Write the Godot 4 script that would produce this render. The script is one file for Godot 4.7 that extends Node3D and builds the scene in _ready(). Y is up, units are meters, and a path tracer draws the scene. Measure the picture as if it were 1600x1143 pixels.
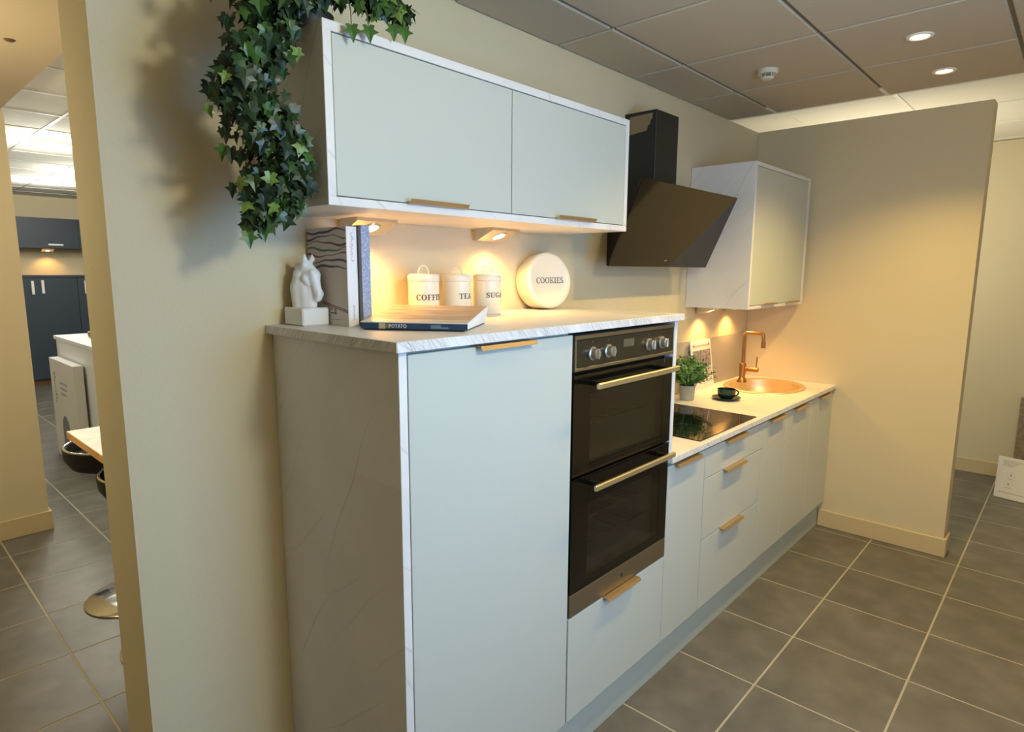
extends Node3D
# Showroom kitchen. x runs along the kitchen, the kitchen wall is the plane z = 0, y is up, metres.

const HC := 2.467      # lowered ceiling over the kitchen
const HS := 2.577      # ceiling of the rest of the showroom
const ZF := 0.563      # plane of the door fronts
const FT := 0.439      # floor tile pitch along x
const FZ := 0.4356     # floor tile pitch along z
const CT := 0.545      # ceiling tile pitch
var M := {}
var used := {}
var rng := RandomNumberGenerator.new()

# ------------------------------------------------------------------ helpers
func mb() -> SurfaceTool:
	var st := SurfaceTool.new()
	st.begin(Mesh.PRIMITIVE_TRIANGLES)
	return st

func tri(st: SurfaceTool, a: Vector3, b: Vector3, c: Vector3, hint: Vector3) -> void:
	var n := (b - a).cross(c - a)
	if n.length_squared() < 1e-18:
		return
	n = n.normalized()
	if n.dot(hint) < 0.0:
		n = -n
	if (b - a).cross(c - a).dot(n) > 0.0:
		var t := b
		b = c
		c = t
	for v in [a, b, c]:
		st.set_normal(n)
		st.add_vertex(v)

func quad(st: SurfaceTool, a: Vector3, b: Vector3, c: Vector3, d: Vector3, hint: Vector3) -> void:
	tri(st, a, b, c, hint)
	tri(st, a, c, d, hint)

func stri(st: SurfaceTool, p: Array, n: Array) -> void:
	var f: Vector3 = (p[1] - p[0]).cross(p[2] - p[0])
	var o := [0, 1, 2]
	if f.dot(n[0] + n[1] + n[2]) > 0.0:
		o = [0, 2, 1]
	for i in o:
		st.set_normal(n[i])
		st.add_vertex(p[i])

# a box with chamfered edges
func cbox(st: SurfaceTool, c: Vector3, s: Vector3, b := 0.001, bs := Basis.IDENTITY) -> void:
	var h := s * 0.5
	b = minf(b, minf(h.x, minf(h.y, h.z)) * 0.9)
	var vert := func(ax: int, g: Array) -> Vector3:
		var v := Vector3.ZERO
		for k in 3:
			v[k] = g[k] * (h[k] if k == ax else h[k] - b)
		return c + bs * v
	for ax in 3:
		var u := (ax + 1) % 3
		var w := (ax + 2) % 3
		for s0 in [-1, 1]:
			var q := []
			for uv in [[-1, -1], [1, -1], [1, 1], [-1, 1]]:
				var g := [0, 0, 0]
				g[ax] = s0
				g[u] = uv[0]
				g[w] = uv[1]
				q.append(vert.call(ax, g))
			var hint := Vector3.ZERO
			hint[ax] = s0
			quad(st, q[0], q[1], q[2], q[3], bs * hint)
		if b > 0.0:
			for su in [-1, 1]:
				for sw in [-1, 1]:
					var g0 := [0, 0, 0]
					g0[u] = su
					g0[w] = sw
					g0[ax] = -1
					var g1 := g0.duplicate()
					g1[ax] = 1
					var hint2 := Vector3.ZERO
					hint2[u] = su
					hint2[w] = sw
					quad(st, vert.call(u, g0), vert.call(u, g1), vert.call(w, g1), vert.call(w, g0), bs * hint2)
	if b > 0.0:
		for sx in [-1, 1]:
			for sy in [-1, 1]:
				for sz in [-1, 1]:
					var g2 := [sx, sy, sz]
					tri(st, vert.call(0, g2), vert.call(1, g2), vert.call(2, g2), bs * Vector3(sx, sy, sz))

# box by its two corners
func bx(st: SurfaceTool, a: Vector3, b: Vector3, bev := 0.001) -> void:
	cbox(st, (a + b) * 0.5, (b - a).abs(), bev)

func box(x0: float, y0: float, z0: float, x1: float, y1: float, z1: float, bev := 0.001) -> SurfaceTool:
	var st := mb()
	bx(st, Vector3(x0, y0, z0), Vector3(x1, y1, z1), bev)
	return st

# profile is a list of (radius, height); turned round the local y axis
func lathe(st: SurfaceTool, prof: Array, seg := 32, xf := Transform3D.IDENTITY, flat := true) -> void:
	for i in prof.size() - 1:
		var p: Vector2 = prof[i]
		var q: Vector2 = prof[i + 1]
		var d := q - p
		if d.length() < 1e-6:
			continue
		var n2 := Vector2(d.y, -d.x).normalized()
		var np := n2
		var nq := n2
		if not flat:
			if i > 0:
				var e: Vector2 = p - prof[i - 1]
				var e2 := Vector2(e.y, -e.x).normalized()
				if e2.dot(n2) > 0.6:
					np = (n2 + e2).normalized()
			if i < prof.size() - 2:
				var f: Vector2 = prof[i + 2] - q
				var f2 := Vector2(f.y, -f.x).normalized()
				if f2.dot(n2) > 0.6:
					nq = (n2 + f2).normalized()
		for k in seg:
			var a := TAU * k / seg
			var b := TAU * (k + 1) / seg
			var ca := Vector3(cos(a), 0, sin(a))
			var cb := Vector3(cos(b), 0, sin(b))
			var up := Vector3.UP
			var v := [xf * (ca * p.x + up * p.y), xf * (cb * p.x + up * p.y), xf * (cb * q.x + up * q.y), xf * (ca * q.x + up * q.y)]
			var nb := xf.basis
			var n := [(nb * (ca * np.x + up * np.y)).normalized(), (nb * (cb * np.x + up * np.y)).normalized(), (nb * (cb * nq.x + up * nq.y)).normalized(), (nb * (ca * nq.x + up * nq.y)).normalized()]
			if p.x > 1e-6:
				stri(st, [v[0], v[1], v[2]], [n[0], n[1], n[2]])
			if q.x > 1e-6:
				stri(st, [v[0], v[2], v[3]], [n[0], n[2], n[3]])

func tube(st: SurfaceTool, pts: Array, r, seg := 10, closed := false) -> void:
	var n := pts.size()
	var rings := []
	var side := Vector3.ZERO
	for i in n:
		var a: Vector3 = pts[i - 1] if i > 0 else (pts[n - 1] if closed else pts[0])
		var b: Vector3 = pts[i + 1] if i < n - 1 else (pts[0] if closed else pts[n - 1])
		var t := (b - a).normalized()
		if side == Vector3.ZERO:
			side = t.cross(Vector3.UP if absf(t.y) < 0.9 else Vector3.RIGHT).normalized()
		side = (side - t * side.dot(t)).normalized()
		var w := t.cross(side)
		var rr: float = r[i] if r is Array else r
		var ring := []
		for k in seg:
			var an := TAU * k / seg
			var d := side * cos(an) + w * sin(an)
			ring.append([pts[i] + d * rr, d])
		rings.append(ring)
	for i in (n if closed else n - 1):
		var ra: Array = rings[i]
		var rb: Array = rings[(i + 1) % n]
		for k in seg:
			var k2 := (k + 1) % seg
			stri(st, [ra[k][0], ra[k2][0], rb[k2][0]], [ra[k][1], ra[k2][1], rb[k2][1]])
			stri(st, [ra[k][0], rb[k2][0], rb[k][0]], [ra[k][1], rb[k2][1], rb[k][1]])
	if not closed:
		for e in [0, n - 1]:
			var t2: Vector3 = (pts[0] - pts[1]) if e == 0 else (pts[n - 1] - pts[n - 2])
			for k in seg:
				tri(st, pts[e], rings[e][k][0], rings[e][(k + 1) % seg][0], t2)

# extrude a 2D outline (points in the plane of u, v) along w
func extrude(st: SurfaceTool, poly: PackedVector2Array, o: Vector3, u: Vector3, v: Vector3, w: Vector3) -> void:
	var idx := Geometry2D.triangulate_polygon(poly)
	var at := func(p: Vector2, k: float) -> Vector3: return o + u * p.x + v * p.y + w * k
	for i in range(0, idx.size(), 3):
		tri(st, at.call(poly[idx[i]], 0), at.call(poly[idx[i + 1]], 0), at.call(poly[idx[i + 2]], 0), -w)
		tri(st, at.call(poly[idx[i]], 1), at.call(poly[idx[i + 1]], 1), at.call(poly[idx[i + 2]], 1), w)
	var area := 0.0
	for i in poly.size():
		area += poly[i].cross(poly[(i + 1) % poly.size()])
	for i in poly.size():
		var p := poly[i]
		var q := poly[(i + 1) % poly.size()]
		var d := (q - p) * signf(area)
		quad(st, at.call(p, 0), at.call(q, 0), at.call(q, 1), at.call(p, 1), u * d.y - v * d.x)

func numbered(n: String) -> String:
	if not used.has(n):
		used[n] = 0
		return n
	used[n] += 1
	return "%s_%03d" % [n, used[n]]

func part(called: String, st: SurfaceTool, m: Material, parent: Node = null) -> MeshInstance3D:
	var o := MeshInstance3D.new()
	o.mesh = st.commit()
	o.material_override = m
	o.cast_shadow = GeometryInstance3D.SHADOW_CASTING_SETTING_ON
	if parent == null:
		o.name = numbered(called)
		add_child(o)
	else:
		o.name = called
		parent.add_child(o, true)
	return o

func inst(called: String, mesh: Mesh, m: Material, xf: Transform3D, parent: Node) -> MeshInstance3D:
	var o := MeshInstance3D.new()
	o.mesh = mesh
	o.material_override = m
	o.transform = xf
	o.name = called
	parent.add_child(o, true)
	return o

func tag(o: Node, label: String, category := "", group := "") -> Node:
	o.set_meta("label", label)
	if category:
		o.set_meta("category", category)
	if group:
		o.set_meta("group", group)
	return o

func thing(called: String, label: String, category: String, at := Vector3.ZERO, group := "") -> Node3D:
	var o := Node3D.new()
	o.name = numbered(called)
	add_child(o)
	o.position = at
	tag(o, label, category, group)
	return o

func struct(called: String, st: SurfaceTool, m: Material, label: String, cat: String) -> MeshInstance3D:
	var o := part(called, st, m)
	o.set_meta("kind", "structure")
	tag(o, label, cat)
	return o

# a flat print: right and up give its size
func print_quad(called: String, o: Vector3, right: Vector3, up: Vector3, m: Material, parent: Node) -> MeshInstance3D:
	var st := mb()
	var n := right.cross(up).normalized()
	for k in [[0, 0], [1, 1], [1, 0], [0, 0], [0, 1], [1, 1]]:
		st.set_normal(n)
		st.set_uv(Vector2(k[0], 1 - k[1]))
		st.add_vertex(o + right * k[0] + up * k[1])
	return part(called, st, m, parent)

func mat(c: Color, rough := 0.5, metal := 0.0) -> StandardMaterial3D:
	var m := StandardMaterial3D.new()
	m.albedo_color = c
	m.roughness = rough
	m.metallic = metal
	return m

func rgb(r: int, g: int, b: int) -> Color:
	return Color8(r, g, b)

func noise_tex(freq: float, ramp: Array, size := 512, octaves := 4, seed_ := 1, normal := false, bump := 2.0) -> NoiseTexture2D:
	var n := FastNoiseLite.new()
	n.seed = seed_
	n.noise_type = FastNoiseLite.TYPE_SIMPLEX
	n.frequency = freq
	n.fractal_octaves = octaves
	var t := NoiseTexture2D.new()
	t.width = size
	t.height = size
	t.seamless = true
	t.noise = n
	if normal:
		t.as_normal_map = true
		t.bump_strength = bump
	else:
		var g := Gradient.new()
		g.offsets = PackedFloat32Array([0.0, 1.0])
		g.colors = PackedColorArray([ramp[0], ramp[1]])
		if ramp.size() == 3:
			g.offsets = PackedFloat32Array([0.0, 0.5, 1.0])
			g.colors = PackedColorArray([ramp[0], ramp[1], ramp[2]])
		t.color_ramp = g
	return t

func tri_mat(m: StandardMaterial3D, scale: float, world := true) -> StandardMaterial3D:
	m.uv1_triplanar = true
	m.uv1_world_triplanar = world
	m.uv1_scale = Vector3.ONE * scale
	return m

func imat(im: Image, rough := 0.6) -> StandardMaterial3D:
	var m := mat(Color.WHITE, rough)
	m.albedo_texture = ImageTexture.create_from_image(im)
	return m

func text_mesh(s: String, size: float, font_name: String, depth := 0.0006, bold := false) -> TextMesh:
	var t := TextMesh.new()
	var f := SystemFont.new()
	f.font_names = PackedStringArray([font_name])
	if bold:
		f.font_weight = 700
	t.font = f
	t.text = s
	t.font_size = 64
	t.pixel_size = size / 64.0
	t.depth = depth
	t.curve_step = 2.0
	return t

# marbled laminate: pale ground, soft clouds, thin slanting veins
func marble_image(size: int, veins: int, strength: float, width: float, seed_: int) -> Image:
	var r := RandomNumberGenerator.new()
	r.seed = seed_
	var n := FastNoiseLite.new()
	n.seed = seed_
	n.frequency = 3.0 / size
	n.fractal_octaves = 4
	var im := Image.create(size, size, false, Image.FORMAT_RGB8)
	for y in size:
		for x in size:
			var v := n.get_noise_2d(x, y) * 0.035
			im.set_pixel(x, y, Color(0.895 + v, 0.882 + v, 0.872 + v))
	for k in veins:
		var p := Vector2(r.randf() * size, r.randf() * size)
		var ang := deg_to_rad(r.randf_range(40, 62))
		var steps := int(size * r.randf_range(0.15, 0.55))
		var a := strength * r.randf_range(0.35, 1.0)
		var wd := width * r.randf_range(0.6, 1.6)
		for i in steps:
			var fade := sin(PI * i / steps)
			ang += r.randf_range(-0.03, 0.03)
			p += Vector2(cos(ang), sin(ang))
			var hw := int(ceil(wd * 1.5))
			for o in range(-hw, hw + 1):
				var q := p + Vector2(-sin(ang), cos(ang)) * o
				var px := posmod(int(q.x), size)
				var py := posmod(int(q.y), size)
				var f := a * fade * exp(-pow(o / wd, 2.0))
				var c := im.get_pixel(px, py)
				im.set_pixel(px, py, c.lerp(Color(0.52, 0.5, 0.5), clampf(f, 0, 1)))
	return im

func make_materials() -> void:
	M.wall = mat(rgb(212, 199, 168), 0.85)
	M.wall.normal_enabled = true
	M.wall.normal_texture = noise_tex(0.08, [], 512, 4, 3, true, 1.2)
	M.wall.normal_scale = 0.15
	tri_mat(M.wall, 1.6)
	M.board = mat(rgb(206, 188, 150), 0.45)
	M.soffit = mat(rgb(206, 190, 168), 0.85)
	M.white_wall = mat(rgb(232, 228, 216), 0.8)
	M.grout = mat(rgb(176, 168, 150), 0.9)
	M.tiles = []
	for k in 4:
		var m := mat(Color.WHITE, 0.42)
		var v: float = [0.0, 0.012, -0.012, 0.006][k]
		m.albedo_texture = noise_tex(0.012, [Color(0.365 + v, 0.355 + v, 0.335 + v), Color(0.455 + v, 0.44 + v, 0.415 + v)], 256, 5, 20 + k)
		tri_mat(m, 1.3)
		M.tiles.append(m)
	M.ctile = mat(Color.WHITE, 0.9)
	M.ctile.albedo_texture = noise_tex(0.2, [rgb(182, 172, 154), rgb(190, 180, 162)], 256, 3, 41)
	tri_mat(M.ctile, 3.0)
	M.ctee = mat(rgb(120, 111, 96), 0.7)
	M.wtile = mat(Color.WHITE, 0.9)
	M.wtile.albedo_texture = noise_tex(0.2, [rgb(236, 234, 226), rgb(243, 241, 234)], 256, 3, 42)
	tri_mat(M.wtile, 3.0)
	M.wtee = mat(rgb(240, 238, 232), 0.5)
	# laminates and doors
	M.marble = imat(marble_image(1024, 20, 0.3, 1.5, 5), 0.4)
	tri_mat(M.marble, 0.9)
	M.edge = imat(marble_image(512, 380, 0.34, 1.3, 9), 0.4)
	tri_mat(M.edge, 2.2)
	M.door = mat(rgb(196, 199, 190), 0.42)
	M.carcass = mat(rgb(205, 208, 202), 0.6)
	M.dark_gap = mat(rgb(70, 72, 70), 0.8)
	M.plinth = mat(rgb(178, 186, 178), 0.5)
	M.brass = mat(rgb(204, 178, 136), 0.36, 0.85)
	M.satin = mat(rgb(214, 200, 160), 0.35, 0.85)
	M.copper = mat(rgb(178, 132, 80), 0.28, 0.9)
	M.gold_sink = mat(rgb(236, 208, 160), 0.38, 0.7)
	M.steel = mat(rgb(150, 138, 116), 0.35, 0.85)
	M.knob = mat(rgb(205, 200, 186), 0.28, 0.85)
	M.chrome = mat(rgb(225, 225, 225), 0.08, 1.0)
	M.black = mat(rgb(18, 18, 18), 0.35)
	M.black_matte = mat(rgb(30, 30, 29), 0.55)
	M.black_gloss = mat(rgb(9, 9, 10), 0.06)
	M.black_glass = mat(rgb(10, 10, 9), 0.12)
	M.oven_panel = mat(rgb(44, 40, 32), 0.25)
	M.pane = mat(Color(0.03, 0.03, 0.028, 0.5), 0.05)
	M.pane.transparency = BaseMaterial3D.TRANSPARENCY_ALPHA
	M.cavity = mat(rgb(176, 172, 158), 0.5)
	M.display = mat(rgb(92, 88, 70), 0.3)
	M.cream = mat(rgb(236, 230, 212), 0.3)
	M.cream.clearcoat_enabled = true
	M.cream.clearcoat = 0.4
	M.ink = mat(rgb(70, 66, 70), 0.6)
	M.ceramic = mat(rgb(232, 230, 227), 0.12)
	M.paper = mat(rgb(236, 234, 230), 0.8)
	M.white_gloss = mat(rgb(240, 240, 238), 0.35)
	M.green_glaze = mat(rgb(14, 44, 34), 0.12)
	M.glass_pot = mat(rgb(158, 158, 144), 0.15)
	M.soil = mat(rgb(40, 34, 26), 0.9)
	M.splash = mat(rgb(172, 168, 156), 0.15)
	M.navy = mat(rgb(46, 58, 72), 0.5)
	M.wood = mat(Color.WHITE, 0.4)
	M.wood.albedo_texture = noise_tex(0.02, [rgb(196, 142, 88), rgb(222, 172, 116)], 256, 4, 55)
	tri_mat(M.wood, 2.0)
	M.dark_wood = mat(rgb(104, 74, 52), 0.5)
	M.grey_wood = mat(Color.WHITE, 0.6)
	M.grey_wood.albedo_texture = noise_tex(0.03, [rgb(122, 106, 86), rgb(160, 142, 116)], 256, 4, 56)
	tri_mat(M.grey_wood, 3.0)
	M.leaves = []
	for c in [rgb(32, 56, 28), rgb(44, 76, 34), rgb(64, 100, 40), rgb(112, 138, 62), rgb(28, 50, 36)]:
		var m2 := mat(c, 0.4)
		m2.backlight_enabled = true
		m2.backlight = c * 0.5
		M.leaves.append(m2)
	M.herb = [mat(rgb(112, 150, 80), 0.45), mat(rgb(78, 120, 62), 0.45)]
	M.stem = mat(rgb(96, 92, 52), 0.6)
	M.lamp = mat(rgb(255, 240, 215), 0.4)
	M.lamp.emission_enabled = true
	M.lamp.emission = rgb(255, 226, 180)
	M.lamp.emission_energy_multiplier = 6.0
	M.cool_lamp = mat(rgb(250, 250, 255), 0.4)
	M.cool_lamp.emission_enabled = true
	M.cool_lamp.emission = rgb(255, 246, 250)
	M.cool_lamp.emission_energy_multiplier = 3.0
	M.globe = mat(rgb(250, 248, 240), 0.4)
	M.globe.emission_enabled = true
	M.globe.emission = rgb(255, 240, 215)
	M.globe.emission_energy_multiplier = 0.5
	M.gtee = mat(rgb(214, 211, 202), 0.6)
	M.leather = mat(rgb(20, 20, 20), 0.6)
	M.detector = mat(rgb(208, 202, 188), 0.5)
	M.glass = mat(Color(0.9, 0.95, 1.0, 0.08), 0.02)
	M.glass.transparency = BaseMaterial3D.TRANSPARENCY_ALPHA

# ------------------------------------------------------------------ camera, sky, daylight
# colour and strength of each kind of light
const L_DAY := [Color(0.5, 0.745, 1.0), 2.95]
const L_SPOT := [Color(1.0, 0.85, 0.5), 1.25]
const L_FILL_BEHIND := [Color(1.0, 1.0, 0.9), 0.95]
const L_FILL_AISLE := [Color(1.0, 0.97, 0.86), 0.66]
const L_FILL_PASSAGE := [Color(1.0, 0.93, 0.72), 0.95]
const L_FAR := [Color(1.0, 0.99, 0.93), 0.83]
const L_CABINET := [Color(1.0, 0.75, 0.42), 0.2]

func camera_and_light() -> void:
	var cam := Camera3D.new()
	cam.name = "camera"
	add_child(cam)
	var yaw := 0.8299
	var pitch := -0.1533
	var fw := Vector3(sin(yaw) * cos(pitch), sin(pitch), -cos(yaw) * cos(pitch))
	var rt := Vector3(cos(yaw), 0, sin(yaw))
	var up := rt.cross(fw)
	var roll := 0.0053
	var rt2 := rt * cos(roll) + up * sin(roll)
	var up2 := up * cos(roll) - rt * sin(roll)
	cam.transform = Transform3D(Basis(rt2, up2, -fw), Vector3(-0.7916, 1.5952, 1.6357))
	cam.fov = rad_to_deg(2.0 * atan(571.5 / 969.1))
	cam.near = 0.05
	cam.far = 60.0
	cam.current = true
	var we := WorldEnvironment.new()
	we.name = "environment"
	var e := Environment.new()
	e.background_mode = Environment.BG_SKY
	var sky := Sky.new()
	var sm := ProceduralSkyMaterial.new()
	sm.sky_top_color = Color(0.42, 0.58, 0.82)
	sm.sky_horizon_color = Color(0.75, 0.84, 0.93)
	sm.ground_bottom_color = Color(0.3, 0.3, 0.28)
	sm.ground_horizon_color = Color(0.6, 0.62, 0.62)
	sky.sky_material = sm
	e.sky = sky
	e.tonemap_mode = Environment.TONE_MAPPER_LINEAR
	e.tonemap_exposure = 1.0
	e.sdfgi_enabled = true
	e.ssao_enabled = true
	e.ssil_enabled = true
	we.environment = e
	add_child(we)
	# daylight: the shop window across the aisle
	area(Vector3(0.5, 1.475, 2.37), Vector3(0, 0, -1), Vector2(0.8, 1.0), L_DAY[0], L_DAY[1])

func area(at: Vector3, dir: Vector3, size: Vector2, c: Color, en: float) -> void:
	var l := AreaLight3D.new()
	l.name = numbered("window_daylight")
	add_child(l)
	l.area_size = size
	l.look_at_from_position(at, at + dir, Vector3.UP if absf(dir.y) < 0.9 else Vector3.RIGHT)
	l.light_color = c
	l.light_energy = en
	l.shadow_enabled = true
	l.set("area_range", 20.0)

func spot(at: Vector3, dir: Vector3, angle: float, c: Color, en: float, size: float, parent: Node, soft := 1.0) -> void:
	var l := SpotLight3D.new()
	l.name = "spot_light"
	parent.add_child(l, true)
	l.transform = Transform3D(Basis.looking_at(dir, Vector3.UP if absf(dir.normalized().y) < 0.9 else Vector3.RIGHT), at)
	l.spot_angle = angle
	l.spot_angle_attenuation = soft
	l.spot_range = 12.0
	l.spot_attenuation = 2.0
	l.light_color = c
	l.light_energy = en
	l.light_size = size
	l.shadow_enabled = true

func omni(at: Vector3, c: Color, en: float, size: float, parent: Node) -> void:
	var l := OmniLight3D.new()
	l.name = "lamp_light"
	parent.add_child(l, true)
	l.position = at
	l.omni_range = 15.0
	l.omni_attenuation = 2.0
	l.light_color = c
	l.light_energy = en
	l.light_size = size
	l.shadow_enabled = true

# ------------------------------------------------------------------ setting
func tile_mesh(sx: float, sz: float, th: float, bev: float) -> ArrayMesh:
	# only the faces that can show: top, chamfers and sides; top at y = 0
	var st := mb()
	var hx := sx * 0.5
	var hz := sz * 0.5
	var o := [Vector3(-hx, -bev, -hz), Vector3(hx, -bev, -hz), Vector3(hx, -bev, hz), Vector3(-hx, -bev, hz)]
	var i := [Vector3(-hx + bev, 0, -hz + bev), Vector3(hx - bev, 0, -hz + bev), Vector3(hx - bev, 0, hz - bev), Vector3(-hx + bev, 0, hz - bev)]
	quad(st, i[0], i[1], i[2], i[3], Vector3.UP)
	for k in 4:
		var k2 := (k + 1) % 4
		var out: Vector3 = (o[k] + o[k2]) * 0.5
		out.y = 0
		quad(st, i[k], i[k2], o[k2], o[k], out.normalized() + Vector3.UP)
		quad(st, o[k], o[k2], o[k2] - Vector3(0, th, 0), o[k] - Vector3(0, th, 0), out)
	return st.commit()

func build_floor() -> void:
	var f := struct("floor", box(-4.2, -0.1, -9.5, 8.2, -0.0012, 2.6, 0.0), M.grout, "grey tiled showroom floor with pale beige joints", "floor")
	var tm := tile_mesh(FT - 0.008, FZ - 0.008, 0.003, 0.0009)
	var rest := mb()
	var x0 := 1.4805
	var z0 := 0.8495
	for i in range(-13, 15):
		for j in range(-24, 8):
			var c := Vector3(x0 + (i + 0.5) * FT, 0, z0 + (j + 0.5) * FZ)
			if c.x < -4.0 or c.x > 8.0 or c.z < -9.25 or c.z > 2.4:
				continue
			var near_kitchen := c.x > 0.85 and c.x < 5.4 and c.z > 0.35 and c.z < 2.1
			var through_gap := c.z < -0.2 and c.z > -5.6 and c.x > -1.1 + (-c.z - 2.9) * 0.25 and c.x < 0.6 + (-c.z - 0.2) * 0.1
			if near_kitchen or through_gap:
				inst("tile", tm, M.tiles[absi(i * 7 + j * 5 + i * j) % 4], Transform3D(Basis.IDENTITY, c), f)
			else:
				rest.append_from(tm, 0, Transform3D(Basis.IDENTITY, c))
	var r := part("tile_field", rest, M.tiles[0], f)
	r.set_meta("kind", "stuff")

func build_ceilings() -> void:
	# lowered ceiling over the kitchen: taupe tiles that hang a little below their grid
	var up := struct("ceiling", box(-4.2, HC + 0.009, 0.0, 2.868, HC + 0.08, 2.55, 0.0), M.ctee, "taupe suspended tile ceiling over the kitchen", "ceiling")
	var tm := tile_mesh(CT - 0.014, CT - 0.014, 0.012, 0.004)
	var flip := Basis(Vector3(1, 0, 0), Vector3(0, -1, 0), Vector3(0, 0, -1))
	var rest := mb()
	for i in range(-13, 0):
		for j in range(-1, 7):
			var c := Vector3(2.88 + (i + 0.5) * CT, HC, 0.265 + (j + 0.5) * CT)
			var m := tm
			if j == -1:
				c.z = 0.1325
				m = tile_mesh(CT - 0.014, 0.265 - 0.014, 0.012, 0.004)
			if c.x < -4.0 or c.z > 2.45:
				continue
			if c.x > -0.2 and c.z < 2.3:
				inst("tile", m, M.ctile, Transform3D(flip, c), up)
			else:
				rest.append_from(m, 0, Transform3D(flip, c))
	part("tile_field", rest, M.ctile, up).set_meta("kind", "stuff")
	part("edge_trim", box(2.8685, HC - 0.002, 0.0, 2.884, HC + 0.08, 2.399, 0.001), M.wtee, up)
	# white tee ends where the grid meets the open edge
	for j in range(0, 4):
		part("tee_bar", box(2.74, HC - 0.001, 0.265 + j * CT - 0.010, 2.868, HC + 0.0135, 0.265 + j * CT + 0.010, 0.0008), M.wtee, up)
	# the higher white ceiling of the rest of the showroom, seen over the tops of the walls
	var fs := mb()
	bx(fs, Vector3(-4.2, HS + 0.006, -9.5), Vector3(8.2, HS + 0.1, -0.509), 0.0)
	bx(fs, Vector3(-4.2, HS + 0.006, -0.509), Vector3(2.868, HS + 0.1, 0.0), 0.0)
	var s := struct("ceiling_far", fs, M.wtee, "white suspended tile ceiling of the neighbouring room", "ceiling")
	var p := 0.587
	var rest2 := mb()
	var tw := tile_mesh(p - 0.024, p - 0.024, 0.004, 0.0005)
	for i in range(-8, 14):
		for j in range(-16, 0):
			var c := Vector3(-0.22 + (i + 0.5) * p, HS + 0.003, 0.075 + (j + 0.5) * p)
			if c.x < -4.0 or c.x > 8.0 or c.z > -0.8 or c.z < -9.2:
				continue
			var seen := c.z < -2.2 and c.z > -6.5 and c.x > -0.1 and c.x < 0.25 - c.z * 0.17
			if seen:
				inst("tile", tw, M.wtile, Transform3D(flip, c), s)
			else:
				rest2.append_from(tw, 0, Transform3D(flip, c))
	for i in range(-1, 4):
		part("tee_bar", box(-0.22 + i * p - 0.011, HS - 0.001, -9.3, -0.22 + i * p + 0.011, HS + 0.004, -0.2, 0.0008), M.gtee, s)
	for j in range(-15, -2):
		part("tee_bar", box(-0.05, HS - 0.0015, 0.075 + j * p - 0.011, 4.0, HS + 0.004, 0.075 + j * p + 0.011, 0.0008), M.gtee, s)
	part("tile_field", rest2, M.wtile, s).set_meta("kind", "stuff")
	var s2 := struct("ceiling_aisle", box(2.868, HS + 0.006, -0.509, 8.2, HS + 0.1, 2.55, 0.0), M.wtee, "white suspended tile ceiling over the aisle beyond the partition", "ceiling")
	var q := 0.625
	var ta := tile_mesh(q - 0.024, q - 0.024, 0.004, 0.0005)
	for i in range(0, 8):
		for j in range(-1, 4):
			var c2 := Vector3(3.33 + (i - 0.5) * q, HS + 0.003, 0.113 + (j + 0.5) * q)
			if c2.x < 8.0 and c2.z < 2.3:
				inst("tile", ta, M.wtile, Transform3D(flip, c2), s2)
	for i in range(0, 8):
		part("tee_bar", box(3.33 + i * q - 0.011, HS - 0.001, -0.509, 3.33 + i * q + 0.011, HS + 0.004, 2.399, 0.0008), M.wtee, s2)
	for j in range(0, 4):
		part("tee_bar", box(2.9, HS - 0.0015, 0.113 + j * q - 0.011, 7.9, HS + 0.004, 0.113 + j * q + 0.011, 0.0008), M.wtee, s2)
	# plastered soffit left of the passage, level with the kitchen ceiling
	struct("ceiling_soffit", box(-4.2, HC, -3.04, -0.04, HS + 0.004, -0.0, 0.002), M.soffit, "smooth beige soffit above the passage on the left", "ceiling")

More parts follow.
